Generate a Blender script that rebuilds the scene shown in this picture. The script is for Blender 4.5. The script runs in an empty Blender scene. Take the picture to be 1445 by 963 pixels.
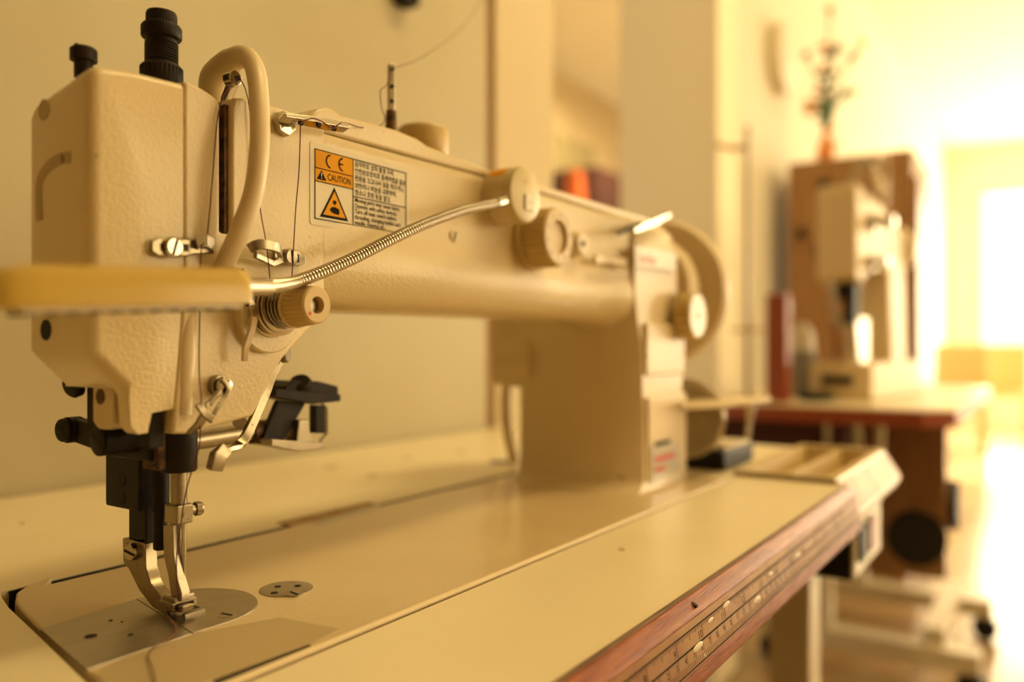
import bpy, bmesh, math, random
from mathutils import Vector, Matrix
random.seed(7)
PI = math.pi
S = bpy.context.scene
C = S.collection
# ---------------------------------------------------------------- camera, light, exposure
CAMZ = 0.12                       # lens height above the table top (table top is z = 0)
FPX, U0, V0 = 1130.0, 722.5, 490.0
YAW = math.atan(757.5 / FPX)      # heading, from +X towards +Y
FWD = Vector((math.cos(YAW), math.sin(YAW), 0)); RGT = Vector((FWD.y, -FWD.x, 0))
cam = bpy.data.cameras.new('camera'); co = bpy.data.objects.new('camera', cam); C.objects.link(co)
co.location = (0, 0, CAMZ); co.rotation_euler = (PI/2, 0, YAW - PI/2)
cam.sensor_width = 36; cam.lens = 36 * FPX / 1445; cam.shift_y = (V0 - 481.5) / 1445
cam.clip_start = 0.01; cam.clip_end = 60
cam.dof.use_dof = True; cam.dof.focus_distance = 0.375; cam.dof.aperture_fstop = 3.3
S.camera = co
S.view_settings.view_transform = 'Standard'; S.view_settings.look = 'None'
S.view_settings.gamma = 1; S.view_settings.use_curve_mapping = False
S.view_settings.exposure = 0.12
W = bpy.data.worlds.new('world'); S.world = W; W.use_nodes = True
bgn = W.node_tree.nodes['Background']; bgn.inputs[0].default_value = (1, .86, .58, 1); bgn.inputs[1].default_value = 2.2
WARM = (1.0, .70, .28)
def area(name, loc, rot, sx, sy, power, col=WARM):
    l = bpy.data.lights.new(name, 'AREA'); l.shape = 'RECTANGLE'; l.size = sx; l.size_y = sy
    l.energy = power; l.color = col
    o = bpy.data.objects.new(name, l); C.objects.link(o); o.location = loc; o.rotation_euler = rot
    return o
area('far_window_light', (10.14, -.89, .7), (0, PI/2, 0), 2.1, 3.0, 350, (1, .81, .50))
area('side_window_light', (3.0, -3.1, .85), (PI/2, 0, 0), 2.56, 1.66, 44)
area('rear_side_window_light', (7.6, -3.1, .8), (PI/2, 0, 0), 2.96, 1.76, 150, (1, .82, .54))
area('ceiling_lamp_light', (1.25, -.55, 2.19), (0, 0, 0), 1.2, .35, 31, (1, .74, .33))
area('back_room_light', (4.6, 2.0, 2.1), (0, 0, 0), 1.2, .8, 110, (1, .74, .38))
sun = bpy.data.lights.new('sun', 'SUN'); sun.energy = 14; sun.angle = .009; sun.color = (1, .88, .62)
so = bpy.data.objects.new('sun', sun); C.objects.link(so)
so.rotation_euler = Vector((1, -.28, .62)).to_track_quat('Z', 'Y').to_euler()

def at(u, v, y=None, x=None, z=None):
    """point of the photograph's ray (u,v) on a real plane of the scene"""
    a = (u - U0) / FPX; d = FWD + RGT * a; d.z = -(v - V0) / FPX
    if y is not None: t = y / d.y
    elif x is not None: t = x / d.x
    else: t = (z - CAMZ) / d.z
    return Vector((0, 0, CAMZ)) + d * t
# ---------------------------------------------------------------- materials
MATS = {}
def mat(name, col, rough=.5, metal=0, col2=None, nscale=20, bump=0, bscale=400, spec=.5, dirt=None, dscale=60, dlo=.66, dhi=.72,
        coat=0, stretch=None, trans=0, emit=None, alpha=1):
    m = bpy.data.materials.new(name); m.use_nodes = True; MATS[name] = m
    nt = m.node_tree; N = nt.nodes; L = nt.links
    b = N['Principled BSDF']
    b.inputs['Base Color'].default_value = (*col, 1); b.inputs['Roughness'].default_value = rough
    b.inputs['Metallic'].default_value = metal; b.inputs['Specular IOR Level'].default_value = spec
    b.inputs['Coat Weight'].default_value = coat; b.inputs['Coat Roughness'].default_value = .12
    b.inputs['Transmission Weight'].default_value = trans
    if emit: b.inputs['Emission Color'].default_value = (*emit[0], 1); b.inputs['Emission Strength'].default_value = emit[1]
    tc = N.new('ShaderNodeTexCoord'); src = tc.outputs['Object']
    if stretch:
        mp = N.new('ShaderNodeMapping'); mp.inputs['Scale'].default_value = stretch
        L.new(src, mp.inputs[0]); src = mp.outputs[0]
    cur = None
    if col2:
        n = N.new('ShaderNodeTexNoise'); n.inputs['Scale'].default_value = nscale; n.inputs['Detail'].default_value = 5
        L.new(src, n.inputs['Vector'])
        r = N.new('ShaderNodeValToRGB'); r.color_ramp.elements[0].position = .38; r.color_ramp.elements[1].position = .66
        r.color_ramp.elements[0].color = (*col, 1); r.color_ramp.elements[1].color = (*col2, 1)
        L.new(n.outputs['Fac'], r.inputs[0]); cur = r.outputs[0]
    if dirt:
        n = N.new('ShaderNodeTexNoise'); n.inputs['Scale'].default_value = dscale; n.inputs['Detail'].default_value = 6
        n.inputs['Roughness'].default_value = .7
        L.new(tc.outputs['Object'], n.inputs['Vector'])
        r = N.new('ShaderNodeValToRGB'); r.color_ramp.elements[0].position = dlo; r.color_ramp.elements[1].position = dhi
        r.color_ramp.elements[0].color = (0, 0, 0, 1); r.color_ramp.elements[1].color = (1, 1, 1, 1)
        L.new(n.outputs['Fac'], r.inputs[0])
        mx = N.new('ShaderNodeMix'); mx.data_type = 'RGBA'; L.new(r.outputs[0], mx.inputs[0])
        if cur: L.new(cur, mx.inputs[6])
        else: mx.inputs[6].default_value = (*col, 1)
        mx.inputs[7].default_value = (*dirt, 1); cur = mx.outputs[2]
    if cur: L.new(cur, b.inputs['Base Color'])
    if bump:
        n = N.new('ShaderNodeTexNoise'); n.inputs['Scale'].default_value = bscale; n.inputs['Detail'].default_value = 2
        L.new(src, n.inputs['Vector'])
        bp = N.new('ShaderNodeBump'); bp.inputs['Strength'].default_value = bump; bp.inputs['Distance'].default_value = .0006
        L.new(n.outputs['Fac'], bp.inputs['Height']); L.new(bp.outputs[0], b.inputs['Normal'])
    return m
PAINT = mat('cream_enamel', (.66, .53, .29), .36, bump=.42, bscale=620, dirt=(.24, .13, .05), dscale=170, dlo=.69, dhi=.74, coat=.35)
PAINTS = mat('cream_enamel_smooth', (.66, .53, .31), .42, bump=.1, bscale=300, coat=.08)
BEDP = mat('bed_enamel', (.60, .48, .28), .33, bump=.25, bscale=500, col2=(.55, .42, .22), nscale=9, dirt=(.14, .08, .03), dscale=420, dlo=.69, dhi=.72, coat=.3)
LAM = mat('cream_laminate', (.80, .71, .48), .34, col2=(.75, .65, .42), nscale=6, dirt=(.30, .19, .09), dscale=150, dlo=.715, dhi=.735, bump=.05, bscale=120)
STEEL = mat('worn_steel', (.38, .33, .25), .32, 1, col2=(.34, .29, .22), nscale=90, bump=.15, bscale=900)
CHROME = mat('chrome', (.52, .47, .38), .17, 1, dirt=(.16, .09, .04), dscale=600, dlo=.64, dhi=.70)
PLATE = mat('brushed_plate', (.42, .38, .31), .33, .9, col2=(.35, .31, .24), nscale=40, stretch=(1, 14, 1), bump=.12, bscale=300)
NICKEL = mat('dull_nickel', (.31, .26, .18), .30, 1, dirt=(.10, .05, .02), dscale=500, dlo=.60, dhi=.68)
BLACK = mat('blackened_steel', (.012, .008, .005), .5, 0, spec=.2, col2=(.022, .014, .008), nscale=90, bump=.2, bscale=500)
BLKP = mat('black_plastic', (.008, .006, .004), .5, spec=.25)
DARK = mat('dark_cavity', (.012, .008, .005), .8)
RUST = mat('rusty_steel', (.16, .08, .03), .6, .6, col2=(.05, .03, .02), nscale=300)
KNOB = mat('ivory_plastic', (.58, .42, .17), .38, bump=.1, bscale=300)
LAMP = mat('yellow_plastic', (.54, .36, .06), .30, coat=.3)
LAMPB = mat('lamp_cap_plastic', (.60, .50, .25), .36)
WOOD = mat('red_brown_wood', (.20, .038, .006), .42, col2=(.34, .095, .016), nscale=55, stretch=(.6, 6, 6), bump=.5, bscale=160, dirt=(.36, .24, .13), dscale=120, dlo=.68, dhi=.78, spec=.22)
WOODD = mat('dark_worn_wood', (.09, .04, .02), .4, col2=(.20, .11, .06), nscale=70, stretch=(.6, 6, 6), bump=.5, bscale=160)
RULER = mat('ruler_tape', (.34, .17, .045), .42, col2=(.25, .10, .025), nscale=40, coat=.04, spec=.3, bump=.3, bscale=90, dirt=(.62, .52, .36), dscale=70, dlo=.66, dhi=.70)
INK = mat('black_ink', (.010, .008, .006), .7, spec=.1)
ORANGE = mat('orange_print', (.74, .34, .004), .6, spec=.15)
STICK = mat('sticker_white', (.72, .68, .55), .4)
STICKE = mat('sticker_border', (.68, .60, .42), .4)
REDI = mat('red_ink', (.55, .04, .02), .5)
THR = mat('maroon_thread', (.10, .012, .022), .7)
THRP = mat('brown_thread', (.16, .06, .03), .7)
WALLM = mat('wall_paint', (.62, .52, .33), .75, col2=(.57, .47, .29), nscale=2.5, bump=.1, bscale=60)
BOARD = mat('wall_board_paint', (.48, .42, .26), .45, col2=(.43, .36, .21), nscale=3.0, bump=.06, bscale=40)
WHITEW = mat('white_wall', (.74, .68, .52), .8, bump=.08, bscale=40)
CEIL = mat('ceiling_paint', (.80, .76, .62), .8)
FLOORM = mat('floor_tile', (.42, .30, .16), .22, col2=(.34, .22, .11), nscale=2.2, bump=.03, bscale=20)
BRWOOD = mat('brown_wood_veneer', (.30, .155, .055), .42, col2=(.24, .115, .038), nscale=5, stretch=(8, 8, .8))
GAPW = mat('brown_trim', (.30, .16, .05), .6)
TAPE = mat('tape_residue', (.44, .34, .18), .6, bump=.2, bscale=200)
BEIGE = mat('beige_steel_frame', (.58, .50, .34), .4)
REDW = mat('red_lipped_wood', (.26, .045, .010), .38)
GREEN = mat('green_leaf', (.05, .13, .05), .5)
REDF = mat('red_flower', (.5, .05, .02), .5)
ORF = mat('orange_flower', (.7, .25, .04), .5)
GLASS = mat('window_glass', (1, 1, 1), .02, trans=1)
TRAYM = mat('ivory_tray_plastic', (.58, .44, .20), .4)
TRAYW = mat('worn_tray_front', (.42, .20, .09), .5, col2=(.58, .38, .20), nscale=26, spec=.3)
DKRED = mat('dark_red_cloth', (.05, .012, .008), .8)
# ---------------------------------------------------------------- mesh helpers
class B:
    def __init__(s): s.bm = bmesh.new()
    def quads(s, rings, closed=True, caps=True):
        vs = [[s.bm.verts.new(p) for p in r] for r in rings]
        n = len(rings[0])
        for i in range(len(vs) - 1):
            for j in range(n if closed else n - 1):
                k = (j + 1) % n
                try: s.bm.faces.new((vs[i][j], vs[i][k], vs[i+1][k], vs[i+1][j]))
                except ValueError: pass
        if caps and closed:
            s.bm.faces.new(list(reversed(vs[0]))); s.bm.faces.new(vs[-1])
        return s
    def box(s, c, d, rot=None, taper=1):
        c = Vector(c); h = Vector(d) / 2; R = Matrix.Identity(3) if rot is None else (rot if isinstance(rot, Matrix) else Matrix.Rotation(rot, 3, 'Z'))
        r = []
        for z in (-1, 1):
            k = taper if z > 0 else 1
            r.append([c + R @ Vector((h.x*a*k, h.y*b*k, h.z*z)) for a, b in ((-1, -1), (1, -1), (1, 1), (-1, 1))])
        return s.quads(r)
    def bx(s, x0, x1, y0, y1, z0, z1): return s.box(((x0+x1)/2, (y0+y1)/2, (z0+z1)/2), (x1-x0, y1-y0, z1-z0))
    def prism(s, pts, d0, d1, ax='y'):
        """pts: 2-D outline; ax = extrusion axis"""
        f = {'y': lambda p, d: Vector((p[0], d, p[1])), 'z': lambda p, d: Vector((p[0], p[1], d)), 'x': lambda p, d: Vector((d, p[0], p[1]))}[ax]
        return s.quads([[f(p, d0) for p in pts], [f(p, d1) for p in pts]])
    def lathe(s, o, axis, prof, n=32, knurl=0, kn=0):
        """prof: (t along axis, radius[, knurled?])"""
        o = Vector(o); a = Vector(axis).normalized(); q = a.orthogonal().normalized(); w = a.cross(q)
        rings = []
        for p in prof:
            k = knurl if len(p) > 2 else 0
            r = []
            for j in range(n):
                rad = max(p[1], 1e-5) * (1 - (k if j % 2 else 0)); t = 2*PI*j/n
                r.append(o + a*p[0] + (q*math.cos(t) + w*math.sin(t))*rad)
            rings.append(r)
        return s.quads(rings)
    def cyl(s, p0, p1, r, r1=None, n=20):
        p0 = Vector(p0); p1 = Vector(p1); L = (p1-p0).length
        return s.lathe(p0, p1-p0, [(0, r), (L, r if r1 is None else r1)], n)
    def tube(s, pts, r, n=12, flat=1, upv=None, smooth=0):
        pts = [Vector(p) for p in pts]
        if smooth: pts = spline(pts, smooth)
        m = len(pts); rs = r if isinstance(r, (list, tuple)) else [r]*m
        if len(rs) != m: rs = [rs[min(len(rs)-1, int(i*(len(rs)-1)/(m-1)+.5))] for i in range(m)]
        rings = []; q = None
        for i, p in enumerate(pts):
            t = (pts[min(i+1, m-1)] - pts[max(i-1, 0)]).normalized()
            if upv is not None: q = (Vector(upv) - t*Vector(upv).dot(t)).normalized()
            elif q is None: q = t.orthogonal().normalized()
            else: q = (q - t*q.dot(t)).normalized()
            w = t.cross(q)
            rings.append([p + (q*math.cos(2*PI*j/n)*flat + w*math.sin(2*PI*j/n))*rs[i] for j in range(n)])
        return s.quads(rings)
    def strip(s, pts, wdir, w, th, smooth=0):
        """flat bar following pts; wdir = direction of its width"""
        pts = [Vector(p) for p in pts]
        if smooth: pts = spline(pts, smooth)
        m = len(pts); ws = w if isinstance(w, (list, tuple)) else [w]*m
        if len(ws) != m: ws = [ws[min(len(ws)-1, int(i*(len(ws)-1)/(m-1)+.5))] for i in range(m)]
        rings = []
        for i, p in enumerate(pts):
            t = (pts[min(i+1, m-1)] - pts[max(i-1, 0)]).normalized()
            a = (Vector(wdir) - t*Vector(wdir).dot(t)).normalized(); b = t.cross(a)
            rings.append([p + a*ws[i]/2*i1 + b*th/2*i2 for i1, i2 in ((-1, -1), (1, -1), (1, 1), (-1, 1))])
        return s.quads(rings)
    def ball(s, c, r, sc=(1, 1, 1), n=16):
        mtx = Matrix.Translation(c) @ Matrix.Diagonal((*sc, 1))
        bmesh.ops.create_uvsphere(s.bm, u_segments=n, v_segments=max(6, n//2), radius=r, matrix=mtx)
        return s
    def torus(s, c, axis, R, r, n=40, m=10):
        c = Vector(c); a = Vector(axis).normalized(); q = a.orthogonal().normalized(); w = a.cross(q)
        v = [[s.bm.verts.new(c + (q*math.cos(2*PI*i/n) + w*math.sin(2*PI*i/n))*(R + r*math.cos(2*PI*j/m)) + a*r*math.sin(2*PI*j/m)) for j in range(m)] for i in range(n)]
        for i in range(n):
            for j in range(m): s.bm.faces.new((v[i][j], v[(i+1) % n][j], v[(i+1) % n][(j+1) % m], v[i][(j+1) % m]))
        return s
def spline(P, k):
    out = []; n = len(P)
    for i in range(n-1):
        p0, p1, p2, p3 = P[max(i-1, 0)], P[i], P[i+1], P[min(i+2, n-1)]
        for j in range(k):
            t = j/k
            out.append(.5*((2*p1) + (p2-p0)*t + (2*p0-5*p1+4*p2-p3)*t*t + (3*p1-3*p2+p3-p0)*t**3))
    out.append(P[-1].copy()); return out
def origin_of(p):
    o = Vector((0, 0, 0))
    while p: o += p.location; p = p.parent
    return o
def obj(name, b, m, parent=None, bev=0, seg=2, ang=35, kind=None, label=None):
    bm = b.bm; bmesh.ops.recalc_face_normals(bm, faces=bm.faces)
    org = origin_of(parent)
    if org.length: bmesh.ops.translate(bm, verts=bm.verts, vec=-org)
    me = bpy.data.meshes.new(name); bm.to_mesh(me); bm.free()
    for p in me.polygons: p.use_smooth = True
    me.set_sharp_from_angle(angle=math.radians(ang))
    me.materials.append(m)
    o = bpy.data.objects.new(name, me); C.objects.link(o); o.parent = parent
    if bev:
        md = o.modifiers.new('bevel', 'BEVEL'); md.width = bev; md.segments = seg; md.limit_method = 'ANGLE'
        md.angle_limit = math.radians(30); md.harden_normals = True
    if kind: o['kind'] = kind
    if label: o['label'] = label
    return o
def tag(o, label, cat, group=None):
    o['label'] = label; o['category'] = cat
    if group: o['group'] = group
    return o
def thing(name, label, cat, loc, group=None):
    o = bpy.data.objects.new(name, None); C.objects.link(o); o.location = loc; o.empty_display_size = .02
    return tag(o, label, cat, group)
def struct(name, b, m, parent=None, bev=0):
    o = obj(name, b, m, parent, bev)
    if parent is None: o['kind'] = 'structure'
    return o
def text(name, body, size, org, xd, yd, m, parent, ext=.00003, sx=1, align='LEFT', fat=0):
    cu = bpy.data.curves.new(name, 'FONT'); cu.body = body; cu.size = size; cu.extrude = 0; cu.resolution_u = 2; cu.offset = fat
    cu.align_x = align
    t = bpy.data.objects.new(name, cu); C.objects.link(t)
    dg = bpy.context.evaluated_depsgraph_get(); dg.update()
    me = bpy.data.meshes.new_from_object(t.evaluated_get(dg)); bpy.data.objects.remove(t)
    X = Vector(xd).normalized(); Y = Vector(yd).normalized(); Z = X.cross(Y); o3 = Vector(org) - origin_of(parent)
    for v in me.vertices: v.co = o3 + X*v.co.x*sx + Y*v.co.y + Z*ext
    me.materials.clear(); me.materials.append(m)
    o = bpy.data.objects.new(name, me); C.objects.link(o); o.parent = parent
    return o
def screw(p, d, r, m, parent, slot=0, h=.0015, label=None, name='screw'):
    """slotted screw head at p looking along d"""
    d = Vector(d).normalized(); b = B(); b.lathe(Vector(p) - d*.001, d, [(0, r), (h*.6+.001, r), (h+.001, r*.8)], 20)
    o = obj(name, b, m, parent, label=label)
    q = Matrix.Rotation(slot, 3, d) @ (d.orthogonal().normalized()); w = d.cross(q)
    c = Vector(p) + d*(h + .00006); R = Matrix((q, w, d)).transposed()
    obj('screw_slot', B().box(c, (r*1.55, r*.26, .00025), R), DARK, o)
    return o
# ---------------------------------------------------------------- the room
FZ = -.76; CZ = 2.28
struct('floor', B().bx(-2.6, 10.2, -3, 5, FZ-.05, FZ), FLOORM)
struct('ceiling', B().bx(-2.6, 10.2, -3, 5, CZ, CZ+.05), CEIL)
struct('wall_left', B().bx(-2.65, -2.6, -3, .9, FZ, CZ), BRWOOD)
b = B()                                                    # front wall with the window opening
b.bx(-2.6, 1.7, -3.05, -3, FZ, CZ); b.bx(4.3, 6.1, -3.05, -3, FZ, CZ); b.bx(9.1, 10.2, -3.05, -3, FZ, CZ); b.bx(6.1, 9.1, -3.05, -3, FZ, -.1); b.bx(6.1, 9.1, -3.05, -3, 1.7, CZ); b.bx(1.7, 4.3, -3.05, -3, FZ, 0); b.bx(1.7, 4.3, -3.05, -3, 1.7, CZ)
struct('wall_front', b, WHITEW)
b = B()                                                    # painted board wall behind the table
b.bx(-2.6, .968, .695, .73, FZ, CZ)
struct('wall_back', b, BOARD)
struct('trim_1', B().bx(.968, .984, .697, .735, FZ, CZ), GAPW)
struct('wall_pilaster', B().bx(.984, 1.155, .690, .80, FZ, CZ), WALLM, bev=.004)
struct('wall_pier', B().bx(2.0, 2.16, .705, .985, FZ, CZ), mat('pier_paint', (.84, .74, .52), .75), bev=.006)
struct('wall_right', B().bx(2.16, 10.2, .95, 1.05, FZ, CZ), WHITEW)
struct('wall_back_room', B().bx(-2.6, 10.2, 3.2, 3.3, FZ, CZ), WALLM)
b = B(); WY0, WY1, WZ0, WZ1 = -2.4, .62, -.35, 1.75         # far wall with the big window
b.bx(10, 10.1, -3, WY0, FZ, CZ); b.bx(10, 10.1, WY1, 1.0, FZ, CZ); b.bx(10, 10.1, WY0, WY1, FZ, WZ0); b.bx(10, 10.1, WY0, WY1, WZ1, CZ)
struct('wall_far', b, WHITEW)
wn = B(); wn.bx(9.98, 10.04, WY0, WY1, WZ0-.04, WZ0); wn.bx(9.98, 10.04, WY0, WY1, WZ1, WZ1+.05)
wn = struct('window_1', wn, STICKE)
for k in range(5):
    y = WY0 + (WY1-WY0)*k/4
    obj('window_post', B().bx(9.98, 10.04, y-.03, y+.03, WZ0, WZ1), STICKE, wn)
struct('window_2', B().bx(1.7, 4.3, -3.06, -2.99, -.04, 0).bx(1.7, 4.3, -3.06, -2.99, 1.7, 1.74).bx(2.98, 3.02, -3.04, -3.0, 0, 1.7), STICKE)
w3 = struct('window_3', B().bx(6.1, 9.1, -3.06, -2.99, -.14, -.1).bx(6.1, 9.1, -3.06, -2.99, 1.7, 1.74).bx(7.58, 7.62, -3.04, -3.0, -.1, 1.7), STICKE)
gm = bpy.data.materials.new('clear_pane'); gm.use_nodes = True; N_ = gm.node_tree.nodes; N_.clear()
go_ = N_.new('ShaderNodeOutputMaterial'); gx = N_.new('ShaderNodeMixShader'); gt = N_.new('ShaderNodeBsdfTransparent'); gg = N_.new('ShaderNodeBsdfGlossy')
gg.inputs['Roughness'].default_value = .02; gx.inputs[0].default_value = .06
gm.node_tree.links.new(gt.outputs[0], gx.inputs[1]); gm.node_tree.links.new(gg.outputs[0], gx.inputs[2]); gm.node_tree.links.new(gx.outputs[0], go_.inputs[0])
obj('pane', B().bx(6.1, 7.58, -3.025, -3.02, -.1, 1.7), gm, w3); obj('pane', B().bx(7.62, 9.1, -3.025, -3.02, -.1, 1.7), gm, w3)
w2 = bpy.data.objects['window_2']; obj('pane', B().bx(1.7, 2.98, -3.025, -3.02, 0, 1.7), gm, w2); obj('pane', B().bx(3.02, 4.3, -3.025, -3.02, 0, 1.7), gm, w2)
for k in range(4): obj('pane', B().bx(10.01, 10.015, WY0 + (WY1-WY0)*k/4 + .03, WY0 + (WY1-WY0)*(k+1)/4 - .03, WZ0, WZ1), gm, wn)
cl = thing('ceiling_light', 'long warm ceiling light fitting above the front of the sewing table', 'ceiling light', (1.25, -.55, CZ))
obj('housing', B().bx(.6, 1.9, -.75, -.35, 2.2, 2.2795), STICKE, cl)
# ---------------------------------------------------------------- the work table
T = thing('sewing_table', 'long cream laminate sewing table with worn red-brown front edge and ruler tape', 'table', (.35, .42, FZ))
EX = .985
b = B(); Z0 = -.037
b.bx(-.45, .735, .1455, .2375, Z0, 0)                       # strip in front of the machine
b.bx(.735, .7352, .1455, .2455, Z0, 0)
b.bx(.7075, EX, .2455, .4265, Z0, 0); b.bx(.7075, .735, .2375, .2455, Z0, 0)
b.bx(-.45, EX, .4265, .688, Z0, 0)
b.prism([(-.45, .2375)] + [(at(u, v, z=0).x, at(u, v, z=0).y) for u, v in ((142, 985), (118, 960), (48, 892), (12, 858), (3, 845), (0, 836))] + [(.190, .4265), (-.45, .4265)], Z0, 0, 'z')
obj('tabletop', b, LAM, T)
obj('gap_shade', B().bx(.19, .707, .4252, .4266, -.036, -.0006).bx(.7062, .7076, .2455, .4265, -.036, -.0006), DARK, T)  # dark strips added so the gap behind the bed looks in shade
obj('cutout_floor', B().bx(.14, .72, .23, .43, -.06, -.045), DARK, T)
mp_ = [(.1455, .0001), (.1443, .0009), (.1425, .0009), (.1400, -.0012), (.1378, -.0035), (.1366, -.0050), (.1325, -.0257), (.1319, -.030), (.1323, -.0345), (.1340, -.037), (.1455, -.037)]
b = B(); b.prism(mp_, -.45, .7305, 'x'); moul = obj('edge_moulding', b, WOOD, T, ang=28)
obj('edge_lip', B().prism([(.1462, .0004), (.1462, .0011), (.1440, .0012), (.1425, .0004), (.1436, -.0002)], -.45, .733, 'x'), WOODD, T)
# ruler tape on the sloping front
ra = Vector((0, .1363, -.0052)); rb = Vector((0, .1324, -.0252)); rd = (rb-ra); rn = Vector((0, rd.z, -rd.y)).normalized()
if rn.y > 0: rn = -rn
b = B(); b.quads([[Vector((x, 0, 0)) + q for q in (ra, rb, rb + rn*.0004, ra + rn*.0004)] for x in (-.30, .724)])
rul = obj('ruler_tape', b, RULER, T)
def rp(x, s): return Vector((x, 0, 0)) + ra + rd*s + rn*.00045
b = B()
def tick(b, x, s0, s1, w):
    b.quads([[rp(x-w/2, s0), rp(x+w/2, s0), rp(x+w/2, s1), rp(x-w/2, s1)], [q + rn*.00004 for q in (rp(x-w/2, s0), rp(x+w/2, s0), rp(x+w/2, s1), rp(x-w/2, s1))]])
x9, UN, x4 = .3295, .0310, .3385
for i in range(20*16, -1, -1):
    x = x9 - 9*UN + UN*i/16
    if x < -.1 or x > .72: continue
    tick(b, x, .17, .52 if i % 16 == 0 else (.36 if i % 8 == 0 else (.30 if i % 4 == 0 else .26)), .00032)
for i in range(-340, 400):
    x = x4 + .0025*i/1.25
    if x < -.1 or x > .72: continue
    tick(b, x, .55 if i % 5 == 0 else .80, .95, .00026)
for s0_, w_ in ((.16, .03), (.53, .04), (.95, .03)):
    b.quads([[rp(x, s0_), rp(x, s0_+w_), rp(x, s0_+w_) + rn*.00004, rp(x, s0_) + rn*.00004] for x in (-.1, .72)])
obj('ruler_marks', b, INK, rul, kind='stuff')
yd = -rd.normalized()
for k in range(0, 22):
    x = x9 + (k-9)*UN
    if -.1 < x < .7: text('ruler_number', str(k), .0052, rp(x - (.0062 if k > 9 else .0038), .50), (1, 0, 0), yd, INK, rul)
for k in range(-40, 38):
    x = x4 + .01*(k-4)
    if .1 < x < .7: text('ruler_number', str(k % 10), .0042, rp(x - .0030, .76), (1, 0, 0), yd, INK, rul)
for i, (x, t_) in enumerate(((.372, .30), (.395, .24), (.352, .62), (.47, .35), (.53, .45), (.44, .7))):
    c = rp(x, t_); obj('glue_blob', B().ball(c, .0013 + .0004*(i % 3), (3.2, .22, .9), 12), STICKE, rul)
# nick in the moulding, holes and marks on the laminate
p = at(992, 852, z=-.0005); obj('moulding_notch', B().box((p.x, .1402, -.0016), (.0022, .0052, .0012), Matrix.Rotation(.45, 3, 'X')), DARK, T)
for (u, v, r, e) in ((467, 660, .007, 1), (525, 672, .006, 1), (575, 647, .005, 1), (650, 638, .007, 1.1), (31, 739, .0015, 1)):
    p = at(u, v, z=0); obj('table_mark', B().lathe((p.x, p.y, -.0002), (0, 0, 1), [(0, r), (.0004, r)], 20), TAPE if r > .004 else DARK, T)
p = at(706, 652, z=0); obj('cable_hole', B().lathe((p.x, p.y, -.0002), (0, 0, 1), [(0, .011), (.0006, .011)], 24), DARK, T)
p = at(877, 776, z=0); obj('table_mark', B().box((p.x, p.y, .0001), (.0055, .0035, .0003), .5), TAPE, T)
# veneer-lined hinge pocket at the rear rim of the cut-out
q = [at(390, 739, z=.0), at(420, 746, z=0), at(545, 716, z=0), at(520, 709, z=0)]
obj('hinge_pocket', B().quads([[Vector((v.x, v.y, .0001)) for v in q], [Vector((v.x, v.y, .0005)) for v in q]]), mat('pocket_veneer', (.30, .17, .06), .6, col2=(.42, .30, .14), nscale=60), T)
q = [at(440, 741, z=.0), at(452, 743, z=0), at(543, 717, z=0), at(530, 714, z=0)]
obj('hinge_plate', B().quads([[Vector((v.x, v.y, .0006)) for v in q], [Vector((v.x, v.y, .0009)) for v in q]]), PLATE, T)
# underframe
for (x, y) in ((-.35, .2), (-.35, .62), (.86, .62), (.86, .22)):
    obj('leg', B().bx(x-.025, x+.025, y-.02, y+.02, FZ, -.037), BEIGE, T, bev=.003)
obj('stretcher', B().bx(.835, .885, .24, .60, -.62, -.58), BEIGE, T)
obj('stretcher', B().bx(-.33, .84, .60, .64, -.58, -.53), BEIGE, T)
# ---------------------------------------------------------------- parts tray in the table corner
TR = thing('parts_tray', 'ivory two-compartment plastic tray set into the right front corner of the table', 'tray', (.86, .19, -.037))
rim = [(.737, .1535), (.975, .1535), (.984, .162), (.984, .236), (.976, .2445), (.737, .2445)]
def inset(x0, x1, y0, y1): return [(x0, y0), (x1, y0), (x1, y1), (x0, y1)]
b = B()
out = [Vector((x, y, .0045)) for x, y in rim]; low = [Vector((x + (.006 if x > .9 else 0), y if y > .2 else y-.0165, -.025)) for x, y in rim]
b.quads([low, out], caps=False)
lowb = [Vector((v.x, v.y + (.004 if v.y < .2 else 0), -.034)) for v in low]; b.quads([lowb, low], caps=False)
b.bm.faces.new([b.bm.verts.new(v) for v in lowb])
# rim top with two pockets
def ring(b, o, i, z): b.quads([[Vector((x, y, z)) for x, y in o], [Vector((x, y, z)) for x, y in i]], caps=False)
R4 = [(.737, .1535), (.984, .1535), (.984, .2445), (.737, .2445)]
xm = .1995
for (y0, y1) in ((.162, xm-.0022), (xm+.0022, .237)):
    A = inset(.745, .972, y0, y1); Bq = inset(.749, .968, y0+.003, y1-.003)
    b.quads([[Vector((x, y, .0025)) for x, y in A], [Vector((x, y, -.018)) for x, y in Bq]], caps=False)
    b.bm.faces.new([b.bm.verts.new((x, y, -.018)) for x, y in Bq])
b.bx(.737, .984, .1535, .162, .0025, .0045); b.bx(.737, .984, .237, .2445, .0025, .0045)
b.bx(.737, .745, .162, .237, .0025, .0045); b.bx(.745, .972, xm-.0022, xm+.0022, -.018, .0025); b.bx(.972, .984, .162, .237, .0025, .0045)
obj('tray_body', b, TRAYM, TR)
b = B(); b.quads([[Vector((.744, .1520, .0022)), Vector((.972, .1520, .0022)), Vector((.978, .1375, -.0225)), Vector((.744, .1375, -.0225))], [Vector((.744, .1510, .0022)), Vector((.972, .1510, .0022)), Vector((.978, .1365, -.0225)), Vector((.744, .1365, -.0225))]])
obj('worn_front_panel', b, TRAYW, TR, bev=.0006, label='worn brown and shiny front panel')
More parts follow.
